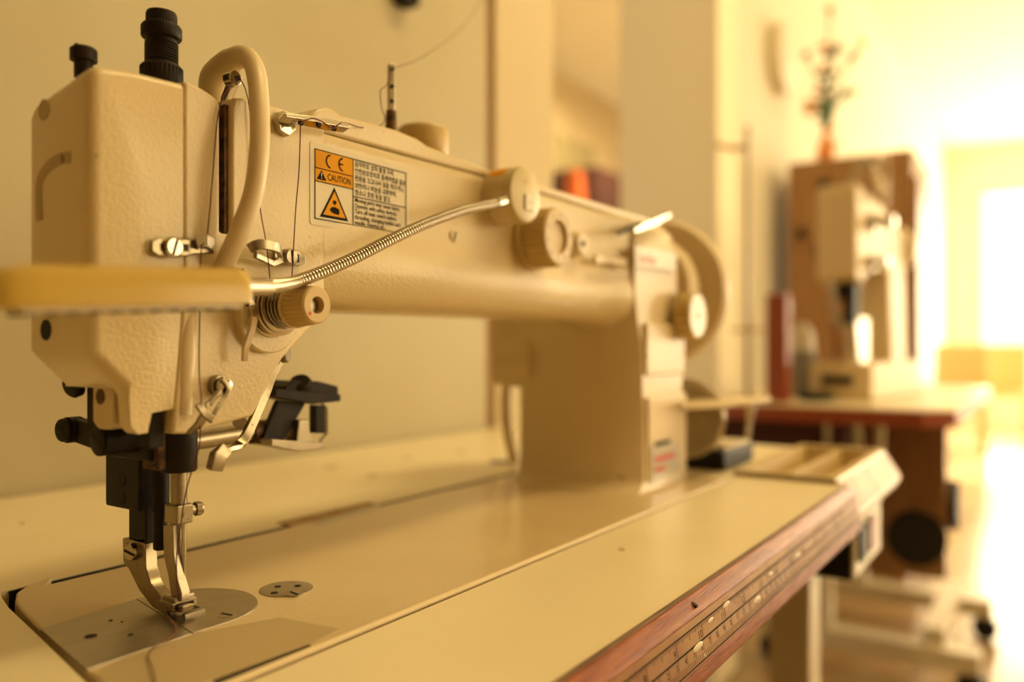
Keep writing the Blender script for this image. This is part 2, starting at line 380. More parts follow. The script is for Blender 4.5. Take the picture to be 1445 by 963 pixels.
# ---------------------------------------------------------------- switch box and cable
SB = thing('switch_box', 'black and white motor switch box hung under the right end of the table', 'switch', (.86, .165, -.10))
obj('housing', B().bx(.79, .93, .152, .20, -.097, -.038), BLKP, SB, bev=.002)
obj('front_plate', B().bx(.792, .928, .149, .153, -.095, -.040), STICKE, SB, bev=.001)
obj('push_button', B().bx(.803, .838, .145, .150, -.082, -.050), BLKP, SB, bev=.001)
obj('push_button', B().bx(.852, .887, .145, .150, -.082, -.050), REDW, SB, bev=.001)
cb = [at(1095, 862, y=.30), at(1100, 900, y=.30), at(1122, 935, y=.31), at(1130, 985, y=.32), at(1150, 1060, y=.33)]
tag(obj('power_cable', B().tube([Vector((.62, .30, -.07))] + cb, .0028, 10, smooth=8), BLKP), 'thin dark power cable hanging below the table edge', 'cable')
# ---------------------------------------------------------------- the sewing machine
HY, RY = .297, .350
M = thing('sewing_machine', 'large cream industrial walking-foot sewing machine set into the table', 'sewing machine', (.45, .33, 0))
def pz(u, v, y=HY):
    p = at(u, v, y=y); return (p.x, p.z)
# bed
BX0, BX1, BY0, BY1, BT = .156, .7045, .2395, .4185, .0006
def rrect(x0, x1, y0, y1, r, n=6):
    P = []
    for cx, cy, a0, rr in ((x0+r[0], y0+r[0], PI, r[0]), (x1-r[1], y0+r[1], 1.5*PI, r[1]), (x1-r[2], y1-r[2], 0, r[2]), (x0+r[3], y1-r[3], .5*PI, r[3])):
        for k in range(n+1):
            t = a0 + k/n*PI/2; P.append((cx + rr*math.cos(t), cy + rr*math.sin(t)))
    return P
def onb0(u, v): p = at(u, v, z=0); return (p.x, p.y)
bo = [(.150, .2395), (.6965, .2395), (.7035, .2425), (.7045, .2495), (.7045, .4105), (.6965, .4185), (.205, .4185)] + [onb0(*q) for q in ((76, 815), (42, 825), (23, 838), (21, 850), (30, 862), (57, 890), (122, 950))]
bedo = obj('bed', B().prism(bo, -.04, BT, 'z'), BEDP, M, bev=.0014, seg=3)
obj('bed_front_bead', B().cyl((.152, .2408, .0004), (.703, .2408, .0004), .0018, n=14), PAINTS, M)
def onbed(u, v, z=BT): return at(u, v, z=z)
a_, b_, c_, d_ = onbed(57, 889), onbed(191, 847), onbed(271, 896), onbed(122, 947)
q = [a_, b_, c_, d_]
sl = obj('slide_plate', B().quads([[Vector((v.x, v.y, BT-.001)) for v in q], [Vector((v.x, v.y, BT+.0005)) for v in q]]), PLATE, M, bev=.0003)
for (u, v, r) in ((128, 898, .0024), (156, 876, .0009), (172, 878, .0005), (184, 896, .0011)):
    p = onbed(u, v, BT+.0006); obj('plate_hole', B().lathe(p, (0, 0, 1), [(-.0002, r), (.00005, r)], 20), DARK, sl)
cx, cy, cr = .2165, .3265, .0305
e = .0004; P = [(b_.x+e, b_.y), (c_.x+e, c_.y)]
ang0 = -PI/2
for k in range(25):
    t = -PI/2 + PI*k/24; P.append((cx + .004 + cr*1.0*math.cos(t), cy - .001 + cr*math.sin(t)))
npl = obj('needle_plate', B().prism(P, BT-.001, BT+.0006, 'z'), STEEL, M, bev=.0003)
obj('needle_hole', B().box((.2205, .3235, BT+.00065), (.0075, .0035, .0002)), DARK, npl)
for k in range(2): obj('feed_dog', B().box((.2165+.001, .3275-.011*k, BT+.0011), (.010, .0022, .0012)), STEEL, npl)
screw(onbed(320, 868, BT+.0006), (0, 0, 1), .0042, STEEL, npl, .9, h=.0002)
sp = onbed(404, 832); sc = obj('cover_disc', B().lathe((sp.x, sp.y, BT-.0005), (0, 0, 1), [(0, .0128), (.0009, .0128), (.001, .0124)], 40), STEEL, M)
for (u, v, r) in ((392, 828, .0016), (420, 827, .0017), (387, 837, .0018)):
    obj('plate_hole', B().lathe(onbed(u, v, BT+.0006), (0, 0, 1), [(-.0002, r), (.0001, r)], 16), DARK, sc)
screw(onbed(415, 838, BT+.0006), (0, 0, 1), .0042, STEEL, sc, .6, h=.0002)
for (u, v) in ((795, 772),):
    p = onbed(u, v); obj('chipped_spot', B().box((p.x, p.y, BT+.0006), (.0035, .003, .0004)), DARK, M)
q = [onbed(130, 952), onbed(220, 905), onbed(395, 872), onbed(478, 888), onbed(400, 928), onbed(215, 985)]
obj('tape_residue', B().quads([[Vector((v.x, max(v.y, .2445), BT-.0001)) for v in q], [Vector((v.x, max(v.y, .2445), BT+.00012)) for v in q]]), TAPE, M, label='darker patch of old tape residue')
q = [onbed(300, 962), onbed(436, 911), onbed(440, 913), onbed(306, 972)]
obj('scratch', B().quads([[Vector((v.x, v.y, BT+.0001)) for v in q], [Vector((v.x, v.y, BT+.0003)) for v in q]]), DARK, M)
# pillar
def psec(z, x0, x1, y0, y1, c=.014, cy_=.020):
    return [Vector(p + (z,)) for p in ((x0, y0+cy_), (x0+c, y0), (x1-.003, y0), (x1, y0+.004), (x1, y1-.006), (x1-.006, y1), (x0+.006, y1), (x0, y1-.006))]
b = B()
b.quads([psec(z, x0, x1, y0, y1) for z, x0, x1, y0, y1 in (
    (0, .583, .7045, .2765, .400), (.003, .590, .7035, .2775, .398), (.010, .5975, .703, .2785, .3965), (.06, .5985, .702, .2795, .396),
    (.12, .598, .701, .281, .396), (.14, .592, .700, .2815, .396), (.165, .588, .698, .282, .396), (.195, .588, .690, .282, .396),
    (.220, .590, .684, .284, .394), (.2285, .594, .676, .290, .390))])
pil = obj('pillar', b, PAINTS, M, ang=50)
obj('rear_cover', B().prism([(.600, .086), (.606, .084), (.690, .084), (.690, .205), (.600, .205), (.597, .14), (.593, .100)], .38, .4225), PAINTS, M, bev=.004)
obj('pillar_cover_plate', B().bx(.616, .699, .2775, .2815, .096, .140), PAINTS, M, bev=.0015)
lo = B(); lo.bx(.617, .7005, .2765, .2805, .006, .078); obj('lower_cover_plate', lo, PAINTS, M, bev=.0015, label='lower cover plate, shiny')
p = at(872, 683, y=.290); screw((.6015, .2945, .012), (-1, -.7, 0), .004, DARK, M, h=.0008)
# neck cove from arm underside into the pillar
# arm
def asec(x, zt, zb=.1395, yf=HY, k=1):
    return [Vector((x, y, z)) for y, z in ((yf+.006, zt), (yf+.001, zt-.0008), (yf, zt-.003), (yf, zt-.006), (yf, .190), (yf, .186), (yf-.0015*k, .176), (yf-.0035*k, .168), (yf-.0040*k, .160), (yf-.0022*k, .152), (yf+.002, .1455), (yf+.008, .1412), (yf+.016, zb),
                                          (RY-.012, zb), (RY-.002, .146), (RY+.006, .160), (RY+.008, .21), (RY+.002, zt-.004), (RY-.008, zt))]
b = B()
b.quads([asec(x, zt, zb, yf, k) for x, zt, zb, yf, k in ((.262, .2265, .1405, HY+.0012, 0), (.2762, .2265, .1398, HY+.0012, 0), (.2765, .2265, .1396, HY+.00004, .02), (.315, .2268, .139, HY, 1), (.40, .2285, .1395, HY, 1), (.50, .229, .140, HY, 1), (.56, .2285, .1405, HY-.001, 1), (.582, .2285, .1385, HY-.004, 1), (.598, .2285, .133, HY-.010, 1), (.64, .2285, .13, HY-.010, 1))])
obj('arm', b, PAINT, M, ang=50)
# top cover above the seam
tp = [(447, 184), (440, 175), (437, 163), (449, 153), (462, 151), (472, 155), (482, 163), (500, 167), (560, 183), (590, 196), (604, 206), (622, 213), (660, 227), (700, 243), (780, 266), (860, 291), (930, 313), (930, 322), (860, 301), (780, 277), (683, 249), (560, 215)]
b = B(); b.prism([(pz(u, v)[0], pz(u, v)[1]) for u, v in tp], HY-.0002, RY)
obj('top_cover', b, PAINT, M, bev=.003, seg=3)
# head casting, with the take-up slot cut into its outline
hp = [(260, 113), (285, 124), (306, 138), (311, 148), (311, 328), (327, 331), (327, 150), (331, 137), (345, 138), (395, 152), (440, 166), (457, 172), (457, 450), (440, 462), (412, 492), (398, 508), (378, 548), (357, 588), (264, 613), (243, 613), (246, 578), (252, 520), (260, 400)]
b = B(); b.prism([pz(u, v) for u, v in hp], HY, RY)
head = obj('head_casting', b, PAINT, M, bev=.0022, seg=3)
xr = pz(457, 300)[0]
def weigh(o, test):
    me = o.data; at_ = me.attributes.new('bevel_weight_edge', 'FLOAT', 'EDGE')
    for e in me.edges: at_.data[e.index].value = 1.0 if test([me.vertices[i].co + origin_of(o.parent) for i in e.vertices], e) else 0
    o.modifiers['bevel'].limit_method = 'WEIGHT'
weigh(head, lambda c, e: not (c[0].x > xr-.002 and c[1].x > xr-.002))
s0 = pz(305, 132); s1 = pz(332, 336)
obj('slot_shade', B().bx(s0[0]-.002, s1[0]+.002, HY+.012, RY-.004, s1[1], s0[1]-.003), DARK, M)  # added dark block, its colour stands for the shade inside the slot
obj('slot_edge', B().bx(pz(322, 200)[0], pz(327.5, 200)[0], HY+.0025, HY+.02, pz(320, 327)[1], pz(320, 145)[1]), RUST, M)
x0, z0 = pz(331, 376); x1, z1 = pz(346, 470); obj('lower_slot', B().bx(x0, x1, HY-.0002, HY+.004, z1, z0), DARK, M, bev=.001)
b = B(); b.tube([at(266, 425, y=HY+.0050), at(263, 470, y=HY+.0028), at(260, 520, y=HY+.0026), at(256, 585, y=HY+.0030)], .0042, 18, smooth=4)
obj('corner_ridge', b, PAINTS, M)
# face plate: same outline front and rear, rear corner lower
fo = [(125, 83), (190, 96), (257, 113), (257.5, 400), (250, 500), (243, 577), (213, 583), (207, 611), (194, 613), (184, 603), (181, 560), (176, 549), (125, 497)]
X0 = at(125, 300, y=HY).x
fr = [Vector((pz(u, v)[0], HY-.0006, pz(u, v)[1])) for u, v in fo]
LOW = (6, 7, 8, 9, 10, 11)
def fring(y, raised, k):
    out = []
    for i, v in enumerate(fr):
        w = Vector((v.x, y, v.z - (.0105*k if i <= 2 else 0)))
        if raised and i in LOW: w.z = max(w.z, .1035)
        out.append(w)
    return out
PR, AR = .0045, .006                                        # edge rounding, corner rounding
c0 = fr[0]; arcn = 6; outl = []                             # (point, inward direction, raised?, top factor)
for k in range(arcn+1):
    t = PI - PI/2*k/arcn; outl.append((Vector((c0.x+AR+AR*math.cos(t), HY, c0.z-AR+AR*math.sin(t))), Vector((-math.cos(t), 0, -math.sin(t))), False, 1))
for i, v in list(enumerate(fr))[1:]:
    inn = {1: (0, -1), 2: (0, -1), 12: (1, .25), 11: (.6, .6)}.get(i, (0, 0))
    outl.append((v.copy(), Vector((inn[0], 0, inn[1])), i in LOW, 1 if i <= 2 else 0))
def pring(y, d, raised, k):
    out = []
    for v, inn, lowp, top in outl:
        w = v + inn*d; w.y = y; w.z -= .0105*k*top
        if raised and lowp: w.z = max(w.z, .1035)
        out.append(w)
    return out
rings = []
for j in range(6):
    t = PI/2*j/5; rings.append(pring(HY-.0006 + PR*(1-math.sin(t)), PR*(1-math.cos(t)), False, 0))
rings = [pring(HY-.0006 + PR*(1-math.cos(PI/2*j/5)), PR*(1-math.sin(PI/2*j/5)), False, .1*j/5) for j in range(6)]
rings += [pring(.3045, 0, False, .17), pring(.3046, 0, True, .17), pring(RY-.012, 0, True, .8), pring(RY-.008, .001, True, .92), pring(RY-.006, .0035, True, 1)]
fp = obj('face_plate', B().quads(rings), PAINT, M, ang=50)
def fx(u, v, dx=0): return at(u, v, x=X0-dx)
obj('plate_hole', B().lathe(fx(62, 155), (-1, 0, 0), [(-.0004, .0042), (.0002, .0042)], 24), TAPE, fp)
obj('plate_hole', B().lathe(fx(65, 466), (-1, 0, 0), [(-.0004, .0042), (.0002, .0042)], 24), DARK, fp)
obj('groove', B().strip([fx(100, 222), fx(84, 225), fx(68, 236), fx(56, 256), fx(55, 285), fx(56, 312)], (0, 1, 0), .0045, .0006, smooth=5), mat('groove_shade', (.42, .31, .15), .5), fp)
obj('groove', B().strip([at(92, 493, x=.1615), at(115, 510, x=.166), at(140, 524, x=.1718)], (0, 0, 1), .0035, .0012), mat('groove_shade_low', (.40, .28, .13), .5), fp)  # darker tan strip, the shade of the lower groove put into its colour
screw(at(140, 524, x=.1718), (-1, 0, -.8), .0040, RUST, fp, .3, h=.001)
# hinge lugs and lower screws on the face plate
LX = .1772
b = B(); P = [at(u, v, x=LX) for u, v in ((130, 540), (160, 548), (160, 601), (150, 607), (138, 606), (130, 596))]
b.quads([[v for v in P], [v + Vector((.012, 0, 0)) for v in P]]); lug = obj('hinge_lug', b, PAINTS, fp, bev=.0012)
obj('plate_hole', B().lathe(at(142, 560, x=LX), (-1, 0, 0), [(-.0004, .0032), (.0003, .0032)], 20), RUST, fp)
p = at(188, 567, y=.305); screw((p.x-.0015, p.y, p.z), (-1, -.12, 0), .0046, BLACK, fp, .2, h=.0012)
p = at(106, 544, x=.182); screw(p, (-1, -.1, -.3), .0052, BLACK, M, .3, h=.003)
# top of the head
p = at(118, 76, y=.331); b = B(); b.lathe((p.x, p.y, p.z-.010), (0, 0, 1), [(0, .0036), (.007, .0036), (.007, .0052), (.0115, .0052), (.0125, .0042)], 24)
o = obj('cover_screw', b, BLACK, M); obj('screw_slot', B().box((p.x, p.y, p.z+.0026), (.009, .0014, .0004), .4), DARK, o)
ax = at(228, 60, y=.326)
def zz(v): return at(228, v, y=.326).z
b = B(); b.lathe((ax.x, ax.y, 0), (0, 0, 1), [(zz(130), .0088), (zz(112), .0090, 1), (zz(97), .0090, 1), (zz(91), .0072)], 60, knurl=.05)
obj('lock_nut', b, BLACK, M)
prof = [(zz(98), .0062)]
v = 93
while v > 62: prof += [(zz(v), .0066), (zz(v-1.4), .0070), (zz(v-2.6), .0070), (zz(v-4), .0066)]; v -= 4
b = B(); b.lathe((ax.x, ax.y, 0), (0, 0, 1), prof + [(zz(60), .006)], 32); obj('adjuster_thread', b, BLACK, M)
b = B(); b.lathe((ax.x, ax.y, 0), (0, 0, 1), [(zz(62), .006), (zz(57), .0064), (zz(55), .0080), (zz(53), .0085, 1), (zz(40), .0085, 1), (zz(37), .0079), (zz(34), .0062)], 72, knurl=.04)
obj('pressure_regulator', b, BLACK, M)
b = B(); b.lathe((ax.x, ax.y, 0), (0, 0, 1), [(zz(36), .0060), (zz(35), .0065, 1), (zz(22), .0065, 1), (zz(18.5), .0061), (zz(18), .004)], 64, knurl=.04)
obj('top_cap', b, BLACK, M)
# take-up lever guard
gp = [at(300, 140, y=.330), at(301, 112, y=.325), at(318, 92, y=.316), at(344, 80, y=.303), at(360, 98, y=.292), at(366, 150, y=.284), at(366, 210, y=.280), at(358, 272, y=.281), at(338, 328, y=.285), at(322, 362, y=.290), at(312, 392, y=.297)]
b = B(); b.tube(gp, [.0062, .0062, .0060, .0054, .0050, .0048, .0048, .0048, .0048, .0046, .0044], 16, flat=.85, smooth=6)
obj('lever_guard', b, PAINTS, M, ang=60)
b = B(); b.strip([at(318, 170, y=.312), at(320, 140, y=.309), at(331, 112, y=.304)], (1, 0, .5), .0045, .0035); b.lathe(at(333, 110, y=.300), (0, 1, 0), [(0, .0034), (.005, .0036)], 18)
tl = obj('take_up_lever', b, CHROME, M, bev=.0005)
obj('eye', B().lathe(at(336, 110, y=.2996), (0, 1, 0), [(0, .0012), (.0008, .0012)], 12), DARK, tl)
# front thread guides
def guide(name, pts, y, w, th=.0016):
    return B().strip([at(u, v, y=y) for u, v in pts], (0, 0, 1), w, th)
b = guide('g', ((212, 348), (222, 349), (262, 350), (270, 349), (300, 348)), HY-.003, [.004, .0072, .0072, .0062, .0062], .0018)
g1 = obj('thread_guide', b, NICKEL, M, bev=.0007)
obj('guide_slot', guide('s', ((226, 349), (266, 350)), HY-.0039, .0030, .0002), RUST, g1)
screw(at(243, 349, y=HY-.004), (0, -1, 0), .0042, CHROME, g1, .5, h=.0022)
obj('thread_eye', B().strip([at(276, 347, y=HY-.0015), at(278, 340, y=HY-.006), at(292, 340, y=HY-.007), at(300, 346, y=HY-.002)], (0, 0, 1), .0052, .0012), CHROME, g1, bev=.0003)
b = B(); b.strip([at(352, 352, y=HY-.010), at(366, 345, y=HY-.013), at(390, 349, y=HY-.013), at(396, 358, y=HY-.006)], (0, 0, 1), .0046, .0022, smooth=3)
b.strip([at(360, 360, y=HY-.010), at(385, 372, y=HY-.005), at(400, 366, y=HY-.004)], (0, 0, 1), .003, .0018)
b.strip([at(386, 362, y=HY-.002), at(400, 362, y=HY-.002), at(421, 365, y=HY-.002), at(430, 366, y=HY-.002)], (0, 0, 1), [.005, .0078, .0074, .004], .0018)
g2 = obj('thread_guide', b, NICKEL, M, bev=.0005)
obj('guide_slot', B().strip([at(395, 363, y=HY-.0030), at(422, 365, y=HY-.0030)], (0, 0, 1), .0038, .0002), DARK, g2)
screw(at(408, 363, y=HY-.004), (0, -1, 0), .0040, STEEL, g2, .9, h=.0022)
# three-hole guide with its nut
c = at(397, 176, y=HY); b = B(); b.lathe(c + Vector((0, .001, 0)), (0, -1, 0), [(0, .0058), (.0048, .0058), (.005, .0050)], 6); nut = obj('hex_nut', b, CHROME, M, bev=.0004)
obj('stud', B().cyl(c, c + Vector((0, -.009, .001)), .0022), STEEL, nut)
b = B(); b.strip([at(398, 166, y=.288), at(430, 170, y=.288), at(462, 176, y=.288), at(488, 181, y=.288)], (0, .35, 1), [.0022, .0030, .0034, .0028], .0055)
g3 = obj('three_hole_guide', b, CHROME, M, bev=.0006)
for (u, v) in ((425, 174), (450, 177), (472, 182)): obj('eyelet', B().lathe(at(u, v, y=.2852), (0, -1, -.5), [(-.001, .0011), (.0003, .0012)], 12), DARK, g3)
# upright thread post on the arm
pb = at(552, 176, y=.318); pt = at(552, 90, y=.318)
b = B(); b.cyl(pb - Vector((0, 0, .004)), pb + Vector((0, 0, .008)), .0036, .0030, 16); post = obj('thread_post', b, RUST, M)
b = B(); b.strip([pb + Vector((0, 0, .006)), pb.lerp(pt, .5), pt - Vector((0, 0, .002)), pt], (1, -.4, 0), [.0042, .0046, .0046, .003], .0022); o = obj('post_plate', b, CHROME, post, bev=.0007)
for t in (.38, .62, .9): obj('eyelet', B().lathe(pb.lerp(pt, t) + Vector((-.0005, -.0013, 0)), (-.3, -1, 0), [(-.0003, .0011), (.0003, .0013)], 12), DARK, o)
k = at(597, 196, y=.338); b = B(); b.lathe((k.x, k.y, k.z-.012), (0, 0, 1), [(0, .0150), (.002, .0165, 1), (.0165, .0165, 1), (.0185, .0150), (.019, .0120)], 72, knurl=.045)
obj('top_dial', b, KNOB, M)
# tension unit
ta = Vector((.2416, HY, .1378))
b = B(); b.lathe(ta + Vector((-.001, .002, -.0035)), (0, -1, 0), [(0, .0172), (.0055, .0172), (.0062, .0165)], 48); obj('tension_boss', b, PAINT, M)
b = B()
for t, r in ((.004, .0135), (.0062, .0125), (.0082, .0128), (.0100, .0118)): b.lathe(ta + Vector((0, -t, 0)), (0, -1, 0), [(0, r*.86), (.0004, r), (.0011, r), (.0015, r*.85)], 40)
ten = obj('tension_discs', b, CHROME, M)
b = B(); pts = []
for k in range(85):
    t = k/84; a = t*2*PI*5; pts.append(ta + Vector((math.cos(a)*(.0098-.002*t), -.0115-t*.0095, math.sin(a)*(.0098-.002*t))))
b.tube(pts, .00055, 6); obj('spring', b, STEEL, ten)
b = B(); b.cyl(ta, ta + Vector((0, -.03, 0)), .0035); obj('tension_stud', b, STEEL, ten)
kc = Vector((.2416, .2635, .1382))
b = B(); b.lathe(kc + Vector((0, .0150, 0)), (0, -1, 0), [(0, .0088), (.0012, .0100), (.0024, .0100), (.0026, .0094, 1), (.0128, .0084, 1), (.0142, .0082), (.0150, .0074), (.0150, .0038), (.0095, .0036)], 56, knurl=.075)
kn = obj('tension_knob', b, KNOB, M)
obj('knob_hole', B().lathe(kc + Vector((0, .0066, 0)), (0, -1, 0), [(0, .0036), (.0002, .0036)], 24), DARK, kn)
obj('knob_dot', B().lathe(kc + Vector((-.0042, 0, -.0037)), (0, -1, 0), [(-.0003, .0009), (.0001, .0009)], 12), REDI, kn)
# chrome check-spring hook
b = B(); b.strip([at(343, 432, y=.288), at(352, 428, y=.287), at(358, 440, y=.286), at(356, 462, y=.287), at(347, 490, y=.289), at(345, 510, y=.290)], (1, 0, .2), [.003, .0034, .0032, .0030, .0028, .0024], .0016, smooth=4)
obj('thread_hook', b, CHROME, M, bev=.0003)
# lower forked thread guide
gA = at(316, 545, y=.292)
b = B(); b.lathe(gA + Vector((0, .006, 0)), (0, -1, 0), [(0, .0046), (.0045, .0046)], 24)
b.strip([at(312, 534, y=.290), at(321, 546, y=.290), at(318, 560, y=.289), at(305, 580, y=.287), at(296, 596, y=.286)], (1, 0, .5), .0020, .0022, smooth=3)
b.strip([at(311, 552, y=.289), at(303, 560, y=.288), at(292, 572, y=.287), at(283, 577, y=.286)], (1, 0, .5), .0020, .0022, smooth=3)
b.strip([at(279, 570, y=.286), at(288, 583, y=.285), at(299, 592, y=.286)], (1, 0, .7), .0030, .0016)
b.strip([at(290, 584, y=.286), at(280, 600, y=.287), at(266, 612, y=.290)], (1, 0, .3), [.0048, .0046, .0034], .0014)
g4 = obj('forked_thread_guide', b, NICKEL, M, bev=.0004)
screw(gA + Vector((0, -.0005, 0)), (0, -1, 0), .0036, CHROME, g4, .35, h=.001)
# finger lifter lever below the head
b = B(); b.strip([at(396, 512, y=.300), at(384, 530, y=.300), at(372, 560, y=.300), at(352, 606, y=.298), at(338, 628, y=.296), at(315, 638, y=.292)], (1, 0, .2), [.0030, .0044, .0048, .0046, .0044, .0048], .0026, smooth=3)
b.strip([at(318, 634, y=.292), at(308, 644, y=.291), at(302, 664, y=.292)], (1, 0, 0), [.0060, .0070, .0062], .0042)
lv = obj('presser_lifter', b, NICKEL, M, bev=.0006)
obj('lever_screw', B().lathe(at(338, 596, y=.302), (-.6, -1, 0), [(-.001, .003), (.002, .003)], 18), STEEL, lv)
b = B(); b.lathe(at(402, 500, y=.312), (.6, -1, 0), [(-.003, .0042), (.0015, .0042), (.002, .0036)], 20); b.box(at(402, 490, y=.314), (.003, .003, .008)); obj('lever_pivot', b, STEEL, M)
# dark works under the head
NX, NY = .2124, .320
p = at(262, 700, y=NY)
def zn(v, y=NY): return at(251, v, x=NX).z
obj('head_cavity', B().bx(.184, .221, .305, .343, .0865, .1032), DARK, M)  # solid dark block, the shade of the hollow head put into its colour
obj('cavity_shade', B().box((.1905, .306, .088), (.006, .008, .018)), DARK, M)  # dark box added for the shaded region beside the front lug
b = B(); b.lathe((NX, NY, zn(665)), (0, 0, 1), [(0, .0072), (.001, .0078), (zn(598)-zn(665), .0078), (zn(590)-zn(665), .0074)], 32)
obj('bar_bushing', b, BLACK, M)
obj('bushing_block', B().bx(.2010, .2085, .318, .330, zn(660), zn(590)), RUST, M, bev=.0008)
nb = obj('needle_bar', B().cyl((NX, NY, zn(735)), (NX, NY, .10), .0035, n=24), NICKEL, M)
b = B(); b.box((NX, NY, zn(724)), (.0085, .0095, .0088)); o = obj('needle_clamp', b, NICKEL, M, bev=.0010)
obj('clamp_stud', B().cyl((NX+.004, NY-.001, zn(722)), (NX+.0085, NY-.001, zn(722)), .0022), STEEL, o)
screw((NX+.0085, NY-.001, zn(722)), (1, -.2, 0), .0032, STEEL, o, .4, h=.0022)
nd = B(); nd.lathe((NX+.0018, NY-.001, zn(856)), (0, 0, 1), [(0, .0001), (.004, .0007), (.022, .0008), (.024, .0011), (zn(735)-zn(856), .0011)], 12); obj('needle', nd, CHROME, M)
PYB = at(226, 700, x=NX).y
b = B(); b.lathe((NX, PYB, at(226, 776, x=NX).z), (0, 0, 1), [(0, .0024), (.0006, .0030), (.045, .0030), (.0452, .0036), (.060, .0036)], 24); obj('inner_presser_bar', b, BLACK, M)
obj('inner_bar_sleeve', B().cyl((NX, PYB, .046), (NX, PYB, .074), .0040, n=24), BLACK, M)
obj('sleeve_collar', B().cyl((NX, PYB, .070), (NX, PYB, .084), .0050, n=24), RUST, M)
yL, yR = at(165, 690, x=NX).y, at(214, 690, x=NX).y
blk = obj('presser_block', B().bx(NX-.006, NX+.005, yR, yL, at(190, 716, x=NX).z, at(190, 640, x=NX).z), BLACK, M, bev=.0014)
for v in (677, 703):
    c = at(170, v, x=NX-.006); obj('block_hole', B().lathe((NX-.0061, c.y-.0012, c.z), (-1, 0, 0), [(-.0004, .0031), (.0001, .0031)], 20), DARK, blk)
bar = obj('outer_presser_bar', B().bx(NX-.003, NX+.004, at(214, 740, x=NX).y, at(190, 740, x=NX).y, at(200, 764, x=NX).z, at(200, 712, x=NX).z), BLACK, M, bev=.0006)
def yzp(pts, x0, x1):
    return B().prism([(at(u, v, x=NX).y, at(u, v, x=NX).z) for u, v in pts], x0, x1, 'x')
b = yzp(((181, 758), (213, 758), (214, 800), (221, 822), (236, 842), (252, 852), (266, 854), (265, 863), (238, 863), (224, 856), (205, 832), (190, 802), (182, 792)), NX-.0030, NX+.0030)
ft = obj('outer_presser_foot', b, NICKEL, M, bev=.0006)
b = B(); b.box((NX+.0062, .3225, .0062), (.0020, .011, .0036)); b.box((NX-.0042, .3225, .0062), (.002, .011, .0036)); obj('foot_toe', b, NICKEL, ft, bev=.0005)
c = at(186, 778, x=NX-.0035); screw((NX-.0031, c.y-.0015, c.z), (-1, -.2, 0), .0040, CHROME, ft, .5, h=.003)
b = yzp(((236, 740), (250, 740), (251, 780), (256, 815), (262, 836), (262, 848), (248, 848), (244, 815), (237, 785)), NX-.0022, NX+.0022)
obj('inner_presser_foot', b, STEEL, M, bev=.0005)
b = B(); b.box((NX+.001, .3215, .0085), (.0105, .0090, .0036)); obj('inner_foot_sole', b, STEEL, M, bev=.0008)
# linkage on the left of the presser block
b = B()
pA, pB = at(96, 607, x=.187), at(152, 627, x=.187)
b.strip([pA + Vector((.004, 0, 0)), pB + Vector((.004, 0, 0))], (0, 0, 1), .0105, .006); link = obj('linkage_bar', b, BLACK, M, bev=.001)
b = B(); b.lathe(pA + Vector((.005, 0, 0)), (-1, -.15, 0), [(0, .0058), (.006, .0058)], 28); obj('linkage_boss', b, BLACK, M)
screw(pA + Vector((-.002, 0, 0)), (-1, -.15, 0), .0052, BLACK, M, .25, h=.001)
b = B(); b.lathe(pB + Vector((.026, 0, .002)), (-1, 0, 0), [(0, .0068), (.030, .0068)], 32); obj('linkage_shaft', b, BLACK, M)
screw(pB + Vector((-.0040, 0, .002)), (-1, 0, 0), .0060, BLACK, M, .2, h=.001)
obj('link_arm', B().prism([(at(u, v, x=.198).y, at(u, v, x=.198).z) for u, v in ((124, 545), (140, 548), (145, 612), (126, 605))], .198, .203, 'x'), RUST, M, bev=.0006)
obj('crossbar', B().box((.206, .336, .0745), (.014, .030, .008)), BLACK, M, bev=.001)
# attachment bracket behind the head
GY = .362
rod = obj('guide_rod', B().cyl(at(252, 626, y=GY), at(392, 604, y=GY), .0050, n=24), STEEL, M)
obj('rod_collar', B().cyl(at(352, 611, y=GY), at(388, 606, y=GY), .0062, n=24), RUST, M)
G = lambda u, v: pz(u, v, GY-.006)
gd = obj('edge_guide_bracket', B().prism([G(*p) for p in ((376, 548), (468, 556), (468, 566), (430, 570), (384, 562), (374, 560))], GY-.014, GY+.004), BLACK, M, bev=.0008)
obj('bracket_plate', B().prism([G(*p) for p in ((390, 565), (428, 570), (398, 622), (365, 626))], GY-.008, GY-.004), BLACK, gd, bev=.0006)
obj('bracket_head', B().prism([G(*p) for p in ((392, 546), (405, 537), (440, 538), (468, 545), (468, 560), (394, 560))], GY-.012, GY+.006), BLACK, gd, bev=.001)
obj('bracket_foot', B().prism([G(*p) for p in ((366, 618), (440, 624), (440, 632), (405, 636), (366, 628))], GY-.016, GY+.004), STEEL, gd, bev=.0006)
obj('bracket_post', B().prism([G(*p) for p in ((446, 572), (459, 572), (459, 612), (446, 612))], GY-.006, GY), BLACK, gd, bev=.0004)
obj('bracket_wire', B().tube([at(u, v, y=GY-.006) for u, v in ((448, 562), (461, 575), (461, 612), (452, 622), (456, 630))], .0009, 8), STEEL, gd)
obj('bracket_block', B().prism([G(*p) for p in ((412, 592), (426, 592), (430, 626), (408, 626))], GY-.012, GY-.002), STEEL, gd, bev=.0008)
p = at(425, 541, y=GY-.008); b = B(); b.lathe(p + Vector((0, 0, -.003)), (-.5, -.4, .8), [(0, .0060), (.004, .0066), (.006, .0054)], 24); obj('thumb_screw', b, BLACK, gd)
